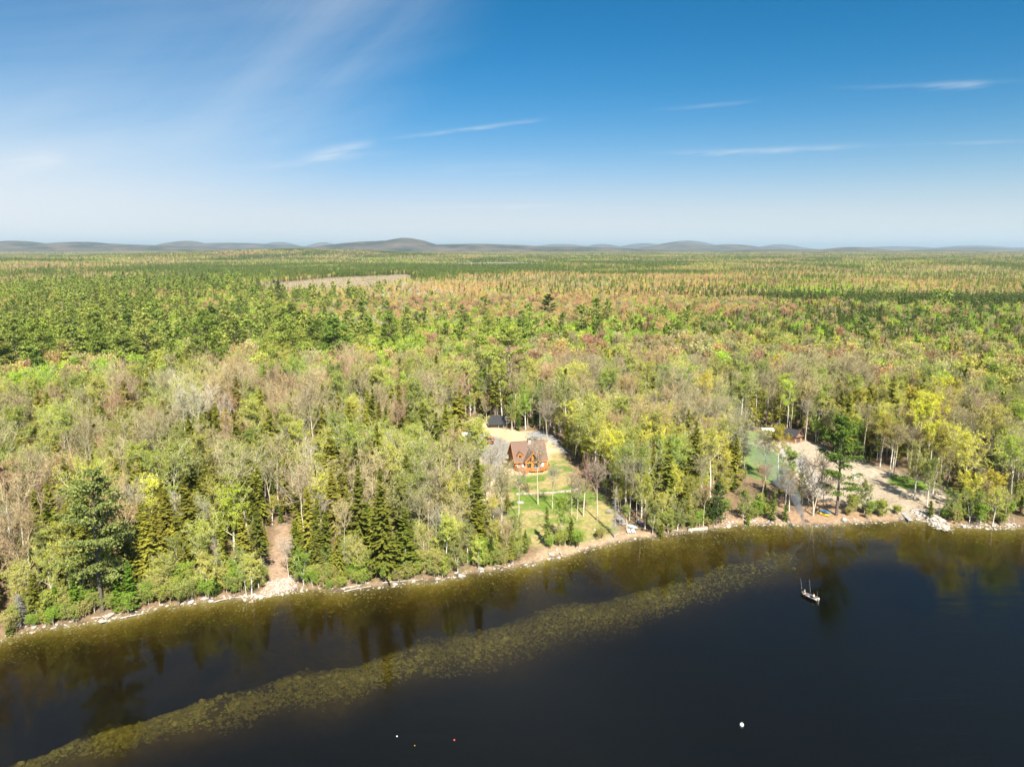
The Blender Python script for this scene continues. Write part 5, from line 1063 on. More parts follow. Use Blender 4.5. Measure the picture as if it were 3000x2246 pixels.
# ------------------------------------------------------------------ rocks: shared models
def rock_mesh(seed, m, flat=.62, nu=9, nv=6):
    g = np.random.default_rng(seed); mb = MB().ball((0,0,0), 1, 1, 1, 1, nu, nv); V = np.array(mb.v); n = g.normal(size=(5,3)); n /= np.linalg.norm(n,axis=1,keepdims=True)
    for k in n: V = V - np.outer(np.maximum(V @ k - g.uniform(.45,.8), 0), k)
    V *= np.array([g.uniform(.9,1.3), g.uniform(.7,1.0), flat]); V += g.normal(size=V.shape)*.035; mb.v = [tuple(p) for p in V]; return mb.mesh('rock', M[m])
ROCKS = {m: [rock_mesh(50+i+j*10, m, .45+.08*(i%4)) for i in range(5)] for j, m in enumerate(('rock','rock_pale','rock_wet','rock_green'))}
def rock(name, me, x_, y_, z_, s, label=None, cat=None, group=None, parent=None, sq=(1,1,1)):
    o = bpy.data.objects.new(name, me); o.location = (x_, y_, z_); o.scale = (s*sq[0], s*sq[1], s*sq[2]); o.rotation_euler = (rng.normal()*.15, rng.normal()*.15, rng.uniform(0,6.28)); COL.objects.link(o)
    if parent: o.parent = parent
    if label: tag(o, label, cat, group)
    return o
# named boulders of the photograph
for (bx, by, sz, m, lab) in [((1353),1690,1.5,'rock','largest grey boulder at the left shore below the olive spruces'), (1336,1683,1.0,'rock','grey boulder touching the largest one on its left'), (1280,1699,1.0,'rock','rounded grey boulder in the shallows left of the largest pair'), (1236,1699,.6,'rock','small grey boulder standing in water, leftmost of the shore group'),
   (1615,1627,1.6,'rock','broad flat grey boulder at the foot of the lawn bank'), (1643,1622,1.1,'rock','pale boulder right of the broad flat grey one'), (1632,1612,.9,'rock_pale','pale boulder above the flat grey one on the bank'), (1694,1614,.7,'rock_pale','white stone at the shore right of the small dark spruce'),
   (2471,1527,1.55,'rock_green','large greenish grey rounded boulder by the water right of the kayaks'), (2503,1526,.7,'rock_pale','pale boulder right of the greenish one'), (325,1803,1.2,'rock','pale grey boulder among driftwood at the left shore'), (600,1759,1.2,'rock','light boulder by the driftwood left of the leafy gap'),
   (1412,1675,.7,'rock','bluish boulder in the water under the birch fringe'), (2175,1353,.9,'rock_pale','white boulder at the left edge of the second lawn'), (2715,1420,.5,'rock_pale','white rock right of the small lawn patch'), (1743,1552,.6,'rock_pale','small white rock on the bank below the red maple'), (2868,1530,1.0,'rock_pale','pale boulder under the bushy birch at right'), (2912,1544,1.0,'rock','grey boulder at the right shore'), (2968,1541,1.1,'rock','grey boulder near the right frame edge'),
   (1385,1292,.5,'rock_pale','pale stone beside the blue barrel')]:
    X0, Y0, Z0 = ray_ground(bx, by); rock('boulder', ROCKS[m][int(rng.integers(5))], X0, Y0, max(Z0, -.3) + sz*.18, sz*.62, lab, 'boulder', 'boulders along the shore')
# loose rocks along the water's edge, the largest ones one by one, the rubble as one mass
def along(n, d0, d1, segs):
    px_ = np.concatenate([rng.uniform(a_, b_, int(n*w_)) for a_, b_, w_ in segs]); shx = np.interp(px_, [p[0] for p in SHORE], [p[0] for p in sh]); shx = shx + rng.uniform(-1,1,len(px_)); dd_ = rng.uniform(d0, d1, len(px_)); return px_, shx, np.interp(shx, xs, ys0) + dd_ * np.sqrt(1+np.interp(shx, xs, slope)**2)
px_, rx_, ry_ = along(250, -.9, 1.3, [(60,740,.22),(740,860,.18),(860,1350,.15),(1350,1770,.15),(1770,2090,.06),(2090,2330,.16),(2480,2660,.10),(2800,3000,.2)])
gl_ = {}
szs = rng.gamma(3.0, .11, len(px_)) + .2
for i in np.argsort(-szs)[:230]:
    pale = rng.uniform() < (.75 if (740<px_[i]<860 or px_[i]>2090) else .3); k = 'pale' if pale else 'grey'; X0, Y0 = rx_[i], ry_[i]; Z0 = float(terrain(X0, Y0)); fpx_, fpy_ = project(X0, Y0, Z0)
    gl_.setdefault('%s %s waterside rock %s' % ('large' if szs[i] > .62 else 'small', k, LAND[int(np.argmin((LP[:,0]-fpx_)**2 + 3*(LP[:,1]-fpy_)**2))][1]), []).append((float(fpx_), X0, Y0, Z0, szs[i], pale))
def deal(groups, fn):
    for base, it in groups.items():
        it.sort(key=lambda q: q[0])
        for n_, q in enumerate(it): fn(base if len(it) == 1 else base + ', ' + ('leftmost' if n_ == 0 else 'rightmost' if n_ == len(it)-1 else ORD[min(n_,48)] + ' from left'), q)
deal(gl_, lambda lab, q: rock('shore_rock', ROCKS['rock_pale' if q[5] else 'rock'][int(rng.integers(5))], q[1], q[2], max(q[3], -.35) + q[4]*.12, q[4]*.55, lab, 'rock', 'rocks along the waterline'))
rc = bpy.data.collections.new('rock_models'); rk = 0; RID = {}
for m in ROCKS:
    RID[m] = []
    for me in ROCKS[m]: rc.objects.link(bpy.data.objects.new('rock_%02d' % rk, me)); RID[m].append(rk); rk += 1
def rubble(name, X_, Y_, S_, kinds, lab, cat, lift=.1):
    Z_ = terrain(X_, Y_) + S_*lift; ids = np.array([RID[kinds[int(rng.integers(len(kinds)))]][int(rng.integers(5))] for _ in X_]); rot = np.stack([rng.normal(size=len(X_))*.2, rng.normal(size=len(X_))*.2, rng.uniform(0,6.28,len(X_))],1)
    o = wood(name, rc, np.stack([X_,Y_,Z_],1), ids, np.stack([S_,S_,S_*.85],1), rot, np.zeros((len(X_),3))); tag(o, lab, cat, kind='stuff'); return o
_, a1, b1 = along(1300, -.8, .8, [(0,740,.12),(740,860,.22),(860,2090,.22),(2090,2330,.16),(2330,2660,.08),(2780,3000,.16)]); _, a2, b2 = along(900, .5, 5, [(775,862,.6),(2090,2300,.2),(2800,3000,.2)])
rubble('shore_rubble', np.concatenate([a1,a2]), np.concatenate([b1,b2]), rng.gamma(2.2,.045,len(a1)+len(a2))+.05, ['rock','rock','rock_pale'], 'mixed grey and pale rubble lining the whole waterline', 'rubble')
_, a3, b3 = along(5200, -9, -.4, [(0,3000,1)]); rubble('lakebed_pebbles', a3, b3, rng.gamma(2,.05,len(a3))+.05, ['rock_wet'], 'small brown stones scattered on the shallow lakebed near shore', 'pebbles', .05)
# spit of pale stones
SPIT = [ray_ground(2686,1500)[:2], ray_ground(2735,1525)[:2], ground_at(2776,1551,.1)]
n_ = 900; t_ = rng.uniform(0,1.85,n_); i_ = np.minimum(t_.astype(int),1); f_ = t_-i_; S_ = np.array(SPIT); c_ = S_[i_]*(1-f_)[:,None]+S_[i_+1]*f_[:,None]; wv = rng.normal(size=(n_,2))*np.array([1.0,1.1])
sx1, sy1 = c_[:,0]+wv[:,0], c_[:,1]+wv[:,1]; hgt = .75*np.exp(-(wv**2).sum(1)/2.2)
ids = np.array([RID['rock_pale' if rng.uniform() < .45 else 'rock'][int(rng.integers(5))] for _ in range(n_)]); sc_ = rng.gamma(3,.07,n_)+.1
o = wood('stone_spit', rc, np.stack([sx1,sy1,np.maximum(terrain(sx1,sy1),-.25)+hgt*.7],1), ids, np.stack([sc_]*3,1), np.stack([rng.normal(size=n_)*.3,rng.normal(size=n_)*.3,rng.uniform(0,6.3,n_)],1), np.zeros((n_,3))); tag(o, 'pale stone spit jutting from the sandy shore into the lake', 'stone spit', kind='stuff')
# boulders on the drowned ridge
rx = rng.uniform(up[0,0]-2, up[21,0], 24000); uy_ = np.interp(rx, up[:,0], up[:,1]); ly_ = np.interp(rx, lo[:,0], lo[:,1]); tt = rng.beta(1.3, 1.9, len(rx))*1.15; ry = uy_ + 1.0 + (fbm(rx, rx*0, 7, 402, 3) - .5) * 7 - tt*(uy_-ly_+1.5); rs = rng.gamma(1.9,.115,len(rx))+.12
fade = rng.uniform(size=len(rx)) < 1 - .85 * ss(rx, 20, up[21,0]); rx, ry, rs, tt = rx[fade], ry[fade], rs[fade], tt[fade]; kp_ = fbm(rx, ry, 6, 401, 3) + rng.normal(size=len(rx))*.10 > .30; rx, ry, rs, tt = rx[kp_], ry[kp_], rs[kp_], tt[kp_]; vis = rs / np.hypot(rx, ry); od = np.argsort(-vis); g2 = {}
for i in od[:290]:
    X0, Y0 = float(rx[i]), float(ry[i]); fpx_, fpy_ = project(X0, Y0, -.9); pos = 'lake edge' if tt[i] > .55 else 'shore side' if tt[i] < .3 else 'crest'
    zone = ['in the bottom left corner','near the left frame edge','under the pine reflection','right of the pine reflection','off the leafy gap','off the tallest spruce','off the grey boulders','off the birch fringe','off the lawn','off the hammock','off the right bay','near the boat'][min(11, max(0, int(fpx_//195)))]
    g2.setdefault('%s drowned boulder, ridge %s, %s' % ('big' if rs[i] > .75 else 'brown', pos, zone), []).append((float(fpx_), X0, Y0, float(rs[i])))
deal(g2, lambda lab, q: rock('drowned_boulder', ROCKS['rock_wet'][int(rng.integers(5))], q[1], q[2], float(terrain(q[1], q[2])) + q[3]*.15, q[3]*.62, lab, 'boulder', 'boulders on the drowned ridge'))
j = od[290:]; rubble('drowned_stones', rx[j], ry[j], rs[j]*.62, ['rock_wet','rock_wet','rock_green'], 'thousands of rounded brown stones covering the underwater ridge', 'stones', .15)
# ------------------------------------------------------------------ stone wall across the lawn, fire rings
e = empty('stone_wall', (*ray_ground(1600,1443),)); tag(e, 'low curved wall of pale field stones crossing the lawn', 'wall'); wx, wy, wz = e.location
WP = [ray_ground(1515,1449), ray_ground(1560,1448), ray_ground(1603,1446), ray_ground(1657,1441), ray_ground(1697,1434)]
for a_, b_ in zip(WP[:-1], WP[1:]):
    L_ = math.hypot(b_[0]-a_[0], b_[1]-a_[1]); n_ = int(L_/.42)
    for i in range(n_):
        f_ = i/n_
        for lvl in range(2): rock('stone', ROCKS['rock_pale'][int(rng.integers(5))], a_[0]+(b_[0]-a_[0])*f_-wx+rng.normal()*.05, a_[1]+(b_[1]-a_[1])*f_-wy, a_[2]+(b_[2]-a_[2])*f_-wz+.12+lvl*.26, rng.uniform(.24,.33), parent=e)
def fire_ring(px0, py0, r, lab):
    X0, Y0, Z0 = ray_ground(px0, py0); e = empty('fire_ring', (X0, Y0, Z0)); tag(e, lab, 'fire pit')
    MB().prism([(r*math.cos(k*.5236), r*math.sin(k*.5236)) for k in range(12)], -.05, .06).build('ash_bed', M['gravel'], e)
    for k in range(10): rock('stone', ROCKS['rock'][k % 5], r*math.cos(k*.628), r*math.sin(k*.628), .1, .2, parent=e)
fire_ring(1525, 1472, 1.0, 'round grey gravel fire ring on the lawn below the stone wall')
X0, Y0, Z0 = ray_ground(2362, 1531); e = empty('brush_fire', (X0, Y0, Z0)); tag(e, 'smouldering brush pile on the beach giving off blue white smoke', 'fire')
mb = MB()
for k in range(14): a_ = rng.uniform(0,6.28); mb.tube((math.cos(a_)*.9,math.sin(a_)*.9,.05),(-math.cos(a_)*.5,-math.sin(a_)*.5,rng.uniform(.2,.6)),.04,.03,4)
mb.build('branches', M['ash'], e); MB().ball((0,0,0),.7,1,.8,.3,10,5).build('ash_heap', M['ash'], e); MB().ball((-.7,.1,.02),.5,1,.7,.35,8,4).build('leaf_heap', M['ember'], e)
# ------------------------------------------------------------------ driftwood and fallen trunks
for (p, q, r_, fork, lab) in [((353,1812),(424,1797),.17,0,'long straight bleached driftwood log at the left shore'), ((300,1804),(317,1822),.12,1,'short forked driftwood pointing into the water'), ((268,1816),(308,1807),.12,0,'bleached branch lying along the left shore rocks'), ((430,1792),(448,1781),.10,1,'small broken driftwood stick right of the straight log'),
   ((528,1773),(566,1750),.15,1,'slanting driftwood trunk beside the small fir bush'), ((628,1764),(690,1751),.15,0,'long pale driftwood log left of the leafy gap'), ((690,1752),(742,1745),.13,1,'thinner driftwood log continuing toward the leafy gap'), ((1000,1728),(1062,1718),.16,0,'upper of two parallel driftwood logs below the tallest spruce'), ((1008,1733),(1086,1719),.14,0,'lower of two parallel driftwood logs below the tallest spruce'),
   ((1120,1712),(1232,1700),.14,0,'long thin driftwood log left of the big boulders'), ((1450,1655),(1493,1665),.12,1,'reddish fallen branch at the shore under the birch fringe'), ((1810,1498),(1905,1497),.2,0,'long fallen trunk lying behind the hammock'), ((1555,1500),(1600,1512),.1,1,'fallen branch on the lower lawn'), ((1500,1580),(1530,1572),.14,1,'dead trunk lying on the bank below the lawn'),
   ((700,1745),(728,1752),.1,1,'short stick in the rocks at the left of the leafy gap'), ((1800,1572),(1815,1560),.13,0,'short cut log on the bank near the white chairs')]:
    a_ = Vector(ray_ground(*p)); b_ = Vector(ray_ground(*q)); a_.z = max(a_.z, 0) + r_*.8; b_.z = max(b_.z, 0) + r_*.8; m_ = (a_+b_)/2; e = empty('driftwood_log', a_); tag(e, lab, 'driftwood')
    w_ = b_-a_; mb = MB().path([Vector((0,0,0)), w_*.35+Vector((0,.05,.05)), w_*.7, w_],[r_,r_*.85,r_*.65,r_*.4],7); mb.build('trunk', M['drift'], e, True)
    for k in range(3 if fork else 1): s_ = w_*rng.uniform(.4,.9); MB().tube(s_, s_+Vector((rng.normal()*.6, rng.normal()*.6, rng.uniform(.1,.6))), r_*.4, r_*.12, 5).build('branch', M['drift'], e)
# dead snags
dm_ = dead_conifer(5); dt = np_mesh('trunk', *dm_[0].get()[:2], [M['bark_dead']], smooth=True); dcm = np_mesh('crown', *dm_[1].get()[:2], [M['bark_dead']])
for (fp, top, wd_, lab) in [((1800,1575),1420,1.0,'grey leafless spruce snag standing above the white chairs'), ((245,1770),1660,1.1,'grey brush and dead fir beneath the huge white pine'), ((640,1710),1560,.9,'pale dead fir standing among the left shore spruces'), ((1222,1600),1470,1.1,'dead grey spruce beside the tallest olive spruce'), ((20,1560),1410,.9,'broken lichen grey snag at the left frame edge'), ((60,1840),1740,1.2,'dead silvery fir near the bottom left shore corner'), ((2750,1515),1423,.35,'broken topped brown pine trunk near the spit')]:
    X0, Y0, Z0 = ray_ground(*fp); c_, s_ = math.cos(PITCH), math.sin(PITCH); vv = (1123-top)/FPX; Hm = CAM_H + Y0*(vv*c_-s_)/(c_+vv*s_) - Z0
    e = empty('dead_tree', (X0, Y0, Z0-.1), rng.uniform(0,6)); e.scale = (wd_, wd_, Hm/15); tag(e, lab, 'dead tree')
    for nm_, me in (('trunk', dt), ('crown', dcm)): o = bpy.data.objects.new(nm_, me); COL.objects.link(o); o.parent = e
# shrubs along the bank
bpx, bx_, by_ = along(260, .25, 5.0, [(0,770,.34),(860,1500,.34),(1500,1780,.04),(1890,2250,.12),(2500,2660,.04),(2790,3000,.08)]); g3 = {}
for i in range(len(bpx)):
    X0, Y0 = float(bx_[i]), float(by_[i]); fpx_, fpy_ = project(X0, Y0, .8); k = int(rng.integers(4)); g3.setdefault(('%s shrub on the bank ' % ['lime green','pale olive','dull olive','tan budding'][k]) + LAND[int(np.argmin((LP[:,0]-fpx_)**2 + 3*(LP[:,1]-fpy_)**2))][1], []).append((float(fpx_), X0, Y0, k))
STINT = [(.30,.44,.06),(.42,.46,.09),(.36,.40,.10),(.46,.42,.14)]
def put_shrub(lab, q):
    s = rng.uniform(.5,1.15); mk_tree('shrub', int(rng.integers(3)), (q[1], q[2], float(terrain(q[1], q[2]))-.05), (s,s,s), rng.uniform(0,6.28), STINT[q[3]], lab)
deal(g3, put_shrub)
# ------------------------------------------------------------------ things on the shore of the lawn
def flat_board(name, m, L_, W_2, T_, loc, rot, lab, cat, rim=None):
    e = empty(name, loc); e.rotation_euler = rot; tag(e, lab, cat); n = 18; P = []
    for k in range(n): a_ = 2*math.pi*k/n; P.append((L_*.5*math.cos(a_), W_2*.5*math.sin(a_)*(1-.15*math.cos(a_))))
    MB().prism(P, 0, T_).build('board', M[m], e); MB().box(-L_*.12, L_*.12, -W_2*.3, W_2*.3, T_, T_+.01).build('grip_pad', M['white'], e); return e
X0, Y0, Z0 = ray_ground(1853, 1545); flat_board('paddleboard', 'lblue', 3.2, 1.1, .12, (X0, Y0, Z0+.25), (rad(14), 0, rad(-45)), 'pale blue paddleboard lying on the bank beside the white chairs', 'paddleboard')
X0, Y0, Z0 = ray_ground(1843, 1562); adirondack((X0, Y0, Z0), rad(15), 'white garden chair on the bank, left of the pair by the water', 1.1)
X0, Y0, Z0 = ray_ground(1856, 1562); adirondack((X0, Y0, Z0), rad(10), 'white garden chair on the bank, right of the pair by the water', 1.1)
a_ = Vector(ray_ground(1868, 1532)); b_ = Vector(ray_ground(1894, 1548)); a_.z += 1.4; b_.z += 1.5; e = empty('hammock', a_); tag(e, 'cloth hammock with a blue blanket slung between two shore trees', 'hammock'); w_ = b_-a_
mb = MB(); n_ = 10; sd = Vector((-w_.y, w_.x, 0)).normalized()
for k in range(n_+1): f_ = k/n_; c_ = w_*f_ - Vector((0,0,1.1*math.sin(math.pi*f_))); ww = .55*math.sin(math.pi*f_)**.5+.02; mb.v += [tuple(c_-sd*ww+Vector((0,0,.15*math.sin(math.pi*f_)))), tuple(c_-Vector((0,0,.05))), tuple(c_+sd*ww+Vector((0,0,.15*math.sin(math.pi*f_))))]
for k in range(n_): b0 = k*3; mb.f += [[b0,b0+1,b0+4,b0+3],[b0+1,b0+2,b0+5,b0+4]]; mb.m += [0,0]
mb.build('cloth', M['rope'], e, True); c_ = w_*.45-Vector((0,0,.85)); MB().ball(tuple(c_), .4, 1.6, .7, .4, 10, 6).build('blanket', M['blue'], e, True)
A0 = Vector(ray_ground(1812, 1512)); B0 = Vector(ray_ground(1828, 1540)); e = empty('bank_stairs', A0, 0); tag(e, 'grey plank stairs going down the bank to the water', 'stairs'); w_ = B0-A0
for k in range(8):
    c_ = w_*(k/8); MB().box(c_.x-.8, c_.x+.8, c_.y-.22, c_.y+.18, c_.z+.16, c_.z+.24).build('step', M['plank'], e)
for sx in (-.85,.85): MB().tube((sx,0,.05), tuple(w_+Vector((sx,0,.05))), .09, .09, 4).build('stringer', M['plank'], e)
for sx in (-.9,.9): MB().tube((sx,0,.95), tuple(w_+Vector((sx,0,.95))), .04, .04, 4).tube((sx,0,0),(sx,0,.95),.05,.05,4).tube(tuple(w_+Vector((sx,0,0))), tuple(w_+Vector((sx,0,.95))),.05,.05,4).build('handrail', M['plank'], e)
X0, Y0, Z0 = ray_ground(1784, 1503); e = empty('root_stump', (X0, Y0, Z0)); tag(e, 'upturned root plate with a dark hollow on the slope above the stairs', 'stump')
MB().ball((0,.2,.35),.85,1.1,.4,1,10,6).build('root_plate', M['bark_spruce'], e); MB().ball((-.2,-.2,.15),.55,1.1,.3,.7,10,6).build('hollow', M['ash'], e)  # the hollow is a solid ball, its inner shade given as dark colour
for k in range(7): a_ = k*.9; MB().tube((0,.1,.4),(1.1*math.cos(a_),.1,.4+1.0*abs(math.sin(a_))),.09,.02,5).build('root', M['drift'], e)
# timber edging at the shore
A0 = Vector(ray_ground(2016, 1556)); B0 = Vector(ray_ground(2073, 1552)); e = empty('timber_edging', A0); tag(e, 'low reddish grey timber retaining edge at the middle shore', 'retaining wall'); w_ = B0-A0
for k in range(3): MB().tube((0,.1*k,.1+k*.24), (w_.x, w_.y+.1*k, .1+k*.24), .13, .13, 6).build('timber', M['drift'], e)
# kayaks
def kayak(px0, py0, rz, m, lab, L_=3.6, lift=.15):
    X0, Y0, Z0 = ray_ground(px0, py0); e = empty('kayak', (X0, Y0, Z0+lift), rz); e.rotation_euler = (rad(10), 0, rz); tag(e, lab, 'kayak', 'kayaks on the bank'); mb = MB(); n_ = 12
    for k in range(n_+1):
        f_ = k/n_; ww = .40*math.sin(math.pi*min(max(f_,.02),.98))**.6; x_ = (f_-.5)*L_; sh2 = .18*(2*f_-1)**4; mb.v += [(x_,-ww,.2+sh2),(x_,-ww*.6,.0+sh2),(x_,ww*.6,.0+sh2),(x_,ww,.2+sh2),(x_,0,.34+sh2)]
    for k in range(n_):
        b0 = k*5
        for j in range(5): mb.f.append([b0+j, b0+(j+1)%5, b0+5+(j+1)%5, b0+5+j]); mb.m.append(0)
    mb.build('hull', M[m], e, True); MB().prism([(.55*math.cos(k*.5236), .22*math.sin(k*.5236)) for k in range(12)], .31, .37).build('cockpit', M['black_metal'], e); return e
kayak(2413, 1509, rad(-52), 'yellow', 'yellow kayak lying on the bank left of the giant pine', 3.8); kayak(2417, 1502, rad(-48), 'kblue', 'blue kayak lying behind the yellow one', 3.2, .35)
# aluminium dock section
A0 = Vector(ray_ground(2646, 1504)); B0 = Vector(ground_at(2669, 1527, .3) + (.35,)); w_ = B0-A0; ang = math.atan2(w_.y, w_.x); e = empty('dock', A0, ang); e.rotation_euler = (0, -math.asin(w_.z/w_.length), ang); tag(e, 'grey aluminium dock section running from the bank into the water', 'dock'); L_ = w_.length
fr_ = MB().box(0,L_,-.62,-.54,.05,.25).box(0,L_,.54,.62,.05,.25).build('frame', M['grey'], e)
for k in range(int(L_/.4)): MB().box(k*.4+.02, k*.4+.37, -.53, .53, .18, .24).build('plank', M['grey'] if k % 5 else M['plank'], e)
for k in (.3, .95):
    for sd_ in (-.5,.5): MB().tube((L_*k, sd_, .2), (L_*k, sd_, -.7), .04, .04, 6).build('leg', M['grey'], e)
# tarp covered heap on the sand
X0, Y0, Z0 = ray_ground(2502, 1399); e = empty('tarp_heap', (X0, Y0, Z0)); tag(e, 'small white tarp tent with dark opening on the open sand', 'tarp')
MB().add([(-.9,-.7,0),(.9,-.7,0),(1.1,.7,0),(-.7,.7,0),(-.5,0,.9),(.6,0,.95)],[(0,1,5,4),(2,3,4,5),(1,2,5)]).build('tarp', M['white'], e); MB().add([(-.88,-.65,0),(-.7,.65,0),(-.5,0,.85),(-.6,.0,0)],[(0,1,2)]).build('opening', M['black_metal'], e); MB().ball((-1.3,.2,.2),.3,1,1,.8,8,5).build('bundle', M['red'], e)  # the opening is a black sheet standing in for the shade inside
# brush and log pile at the head of the straw yard, gravel heap
X0, Y0, Z0 = ray_ground(1345, 1244); e = empty('log_pile', (X0, Y0, Z0), .2); tag(e, 'heap of cut pale logs at the upper left of the straw yard', 'log pile')
for k in range(26): a_ = rng.normal()*.35; lx = rng.uniform(-3.4,3.4); ly = rng.uniform(-1.6,1.6); L_ = rng.uniform(1.2,2.6); MB().tube((lx-L_*.5*math.cos(a_), ly-L_*.5*math.sin(a_), .15+rng.uniform(0,.6)), (lx+L_*.5*math.cos(a_), ly+L_*.5*math.sin(a_), .15+rng.uniform(0,.6)), .13, .11, 6).build('log', M['drift'], e)
n_ = 260; gx_ = rng.normal(size=n_)*1.3; gy_ = rng.normal(size=n_)*.9; X0, Y0, Z0 = ray_ground(1323, 1285)
o = wood('gravel_heap', rc, np.stack([X0+gx_, Y0+gy_, Z0+.9*np.exp(-(gx_**2/2+gy_**2))],1), np.array([RID['rock_pale'][int(rng.integers(5))] for _ in range(n_)]), np.stack([rng.uniform(.12,.3,n_)]*3,1), np.stack([rng.uniform(0,3,n_)]*3,1), np.zeros((n_,3))); tag(o, 'heap of white stones at the left end of the gravel drive', 'stone heap', kind='stuff')
# stumps on the ragged clear cut are too small to see singly; low brush there
cc = PG['clearcut']; cxx = rng.uniform(cc[:,0].min(), cc[:,0].max(), 9000); cyy = rng.uniform(cc[:,1].min(), cc[:,1].max(), 9000); k = inside(cc, cxx, cyy) > 2; cxx, cyy = cxx[k][:1400], cyy[k][:1400]; n_ = len(cxx)
sc_ = rng.uniform(.12,.30,n_); tn = np.array(TINT['tan'])*rng.uniform(.5,1.1,(n_,1)); o = wood('clearcut_brush', WOODC['leafy'][0], np.stack([cxx,cyy,terrain(cxx,cyy)-.2],1), np.array([WOODC['leafy'][1]['far'][int(rng.integers(2))] for _ in range(n_)]), np.stack([sc_*1.6,sc_*1.6,sc_],1), np.stack([np.zeros(n_),np.zeros(n_),rng.uniform(0,6,n_)],1), tn); tag(o, 'low dry brush left standing on the tan clear cut', 'brush', kind='stuff')
# ------------------------------------------------------------------ fishing boat with two people
pa = Vector(ground_at(2347, 1737, .2) + (0,)); pb = Vector(ground_at(2396, 1758, .2) + (0,)); w_ = pb-pa; L_ = w_.length; mid = (pa+pb)/2; ang = math.atan2(w_.y, w_.x); k = L_/4.6
BT = empty('fishing_boat', (mid.x, mid.y, 0), ang); BT.scale = (k,k,k); tag(BT, 'black hulled open fishing boat drifting in the pine reflection', 'boat')     # bow at -x, stern at +x
def sect(f_): w = .92*min(1,(f_/.45))**.65 if f_ < .45 else .92; return max(w, .04)
mb = MB(); n_ = 14
for i in range(n_+1):
    f_ = i/n_; x_ = -2.3+4.6*f_; w = sect(f_); zt_ = .55+.22*(1-f_)**2; mb.v += [(x_,-w,zt_),(x_,-w*.82,.05),(x_+.15*(1-f_),0,-.15),(x_,w*.82,.05),(x_,w,zt_),(x_,w-.07,zt_),(x_,w*.75,.22),(x_,-w*.75,.22),(x_,-w+.07,zt_)]
for i in range(n_):
    b0 = i*9
    for j in range(9): mb.f.append([b0+j, b0+(j+1)%9, b0+9+(j+1)%9, b0+9+j]); mb.m.append(0 if j < 4 else 1)
mb.f.append([n_*9+j for j in range(9)]); mb.m.append(0); mb.build('hull', [M['hull'], M['deckgrey']], BT)
MB().add([(-2.2,-.1,.7),(-1.2,-.75,.56),(-1.2,.75,.56),(-2.2,.1,.7),(-2.2,-.1,.64),(-1.2,-.75,.5),(-1.2,.75,.5),(-2.2,.1,.64)],[(0,1,2,3),(7,6,5,4),(0,4,5,1),(1,5,6,2),(2,6,7,3)]).build('bow_deck', M['tan'], BT)
MB().box(-.75,-.45,-.8,.8,.22,.48).build('seat', M['deckgrey'], BT); MB().box(1.0,1.35,-.8,.8,.22,.48).build('seat', M['deckgrey'], BT); MB().box(.2,.75,.2,.7,.22,.62).build('console', M['deckgrey'], BT); MB().box(1.75,2.2,-.8,.8,.3,.5).build('stern_deck', M['tan'], BT)
mo_ = MB().box(2.32,2.62,-.16,.16,.45,.95).build('outboard_motor', M['white'], BT); MB().box(2.38,2.54,-.06,.06,-.5,.45).build('shaft', M['grey'], mo_)
MB().tube((-2.15,.1,.7),(-2.5,.25,1.5),.05,.05,6).ball((-2.15,.1,.85),.16,1.3,1,1,8,5).build('trolling_motor', M['black_metal'], BT)
for (px0,a_,b_,lab) in ((-2.0,(-.1,.1,.8),(-.9,.2,4.0),'white fishing rod rising from the bow of the boat'), (.0,(0,.5,.5),(-.9,.9,4.3),'fishing rod standing amidships in the boat'), (1.6,(0,.6,.5),(.05,.8,2.0),'short rod standing at the boat stern')):
    e = bpy.data.objects.new('fishing_rod', None); COL.objects.link(e); q = BT.matrix_basis @ Vector((px0,0,0)); e.location = q; e.rotation_euler = (0,0,ang); e.scale = (k,k,k); tag(e, lab, 'fishing rod', 'rods in the boat')
    a_, b_ = Vector(a_), Vector(b_); MB().tube(a_, a_+(b_-a_)*.2, .025, .02, 5).build('grip', M['black_metal'], e); MB().tube(a_+(b_-a_)*.2, b_, .010, .005, 5).build('blank', M['white'], e); MB().ball(tuple(a_+(b_-a_)*.22), .07, 1,1,1,6,4).build('reel', M['grey'], e)
e = empty('cooler', tuple(BT.matrix_basis @ Vector((-.1,-.35,.22))), ang); e.scale = (k,k,k); tag(e, 'faded pink bag lying on the boat floor amidships', 'bag'); MB().ball((0,0,.15),.3,1.2,.8,.55,8,5).build('body', M['pink'], e)
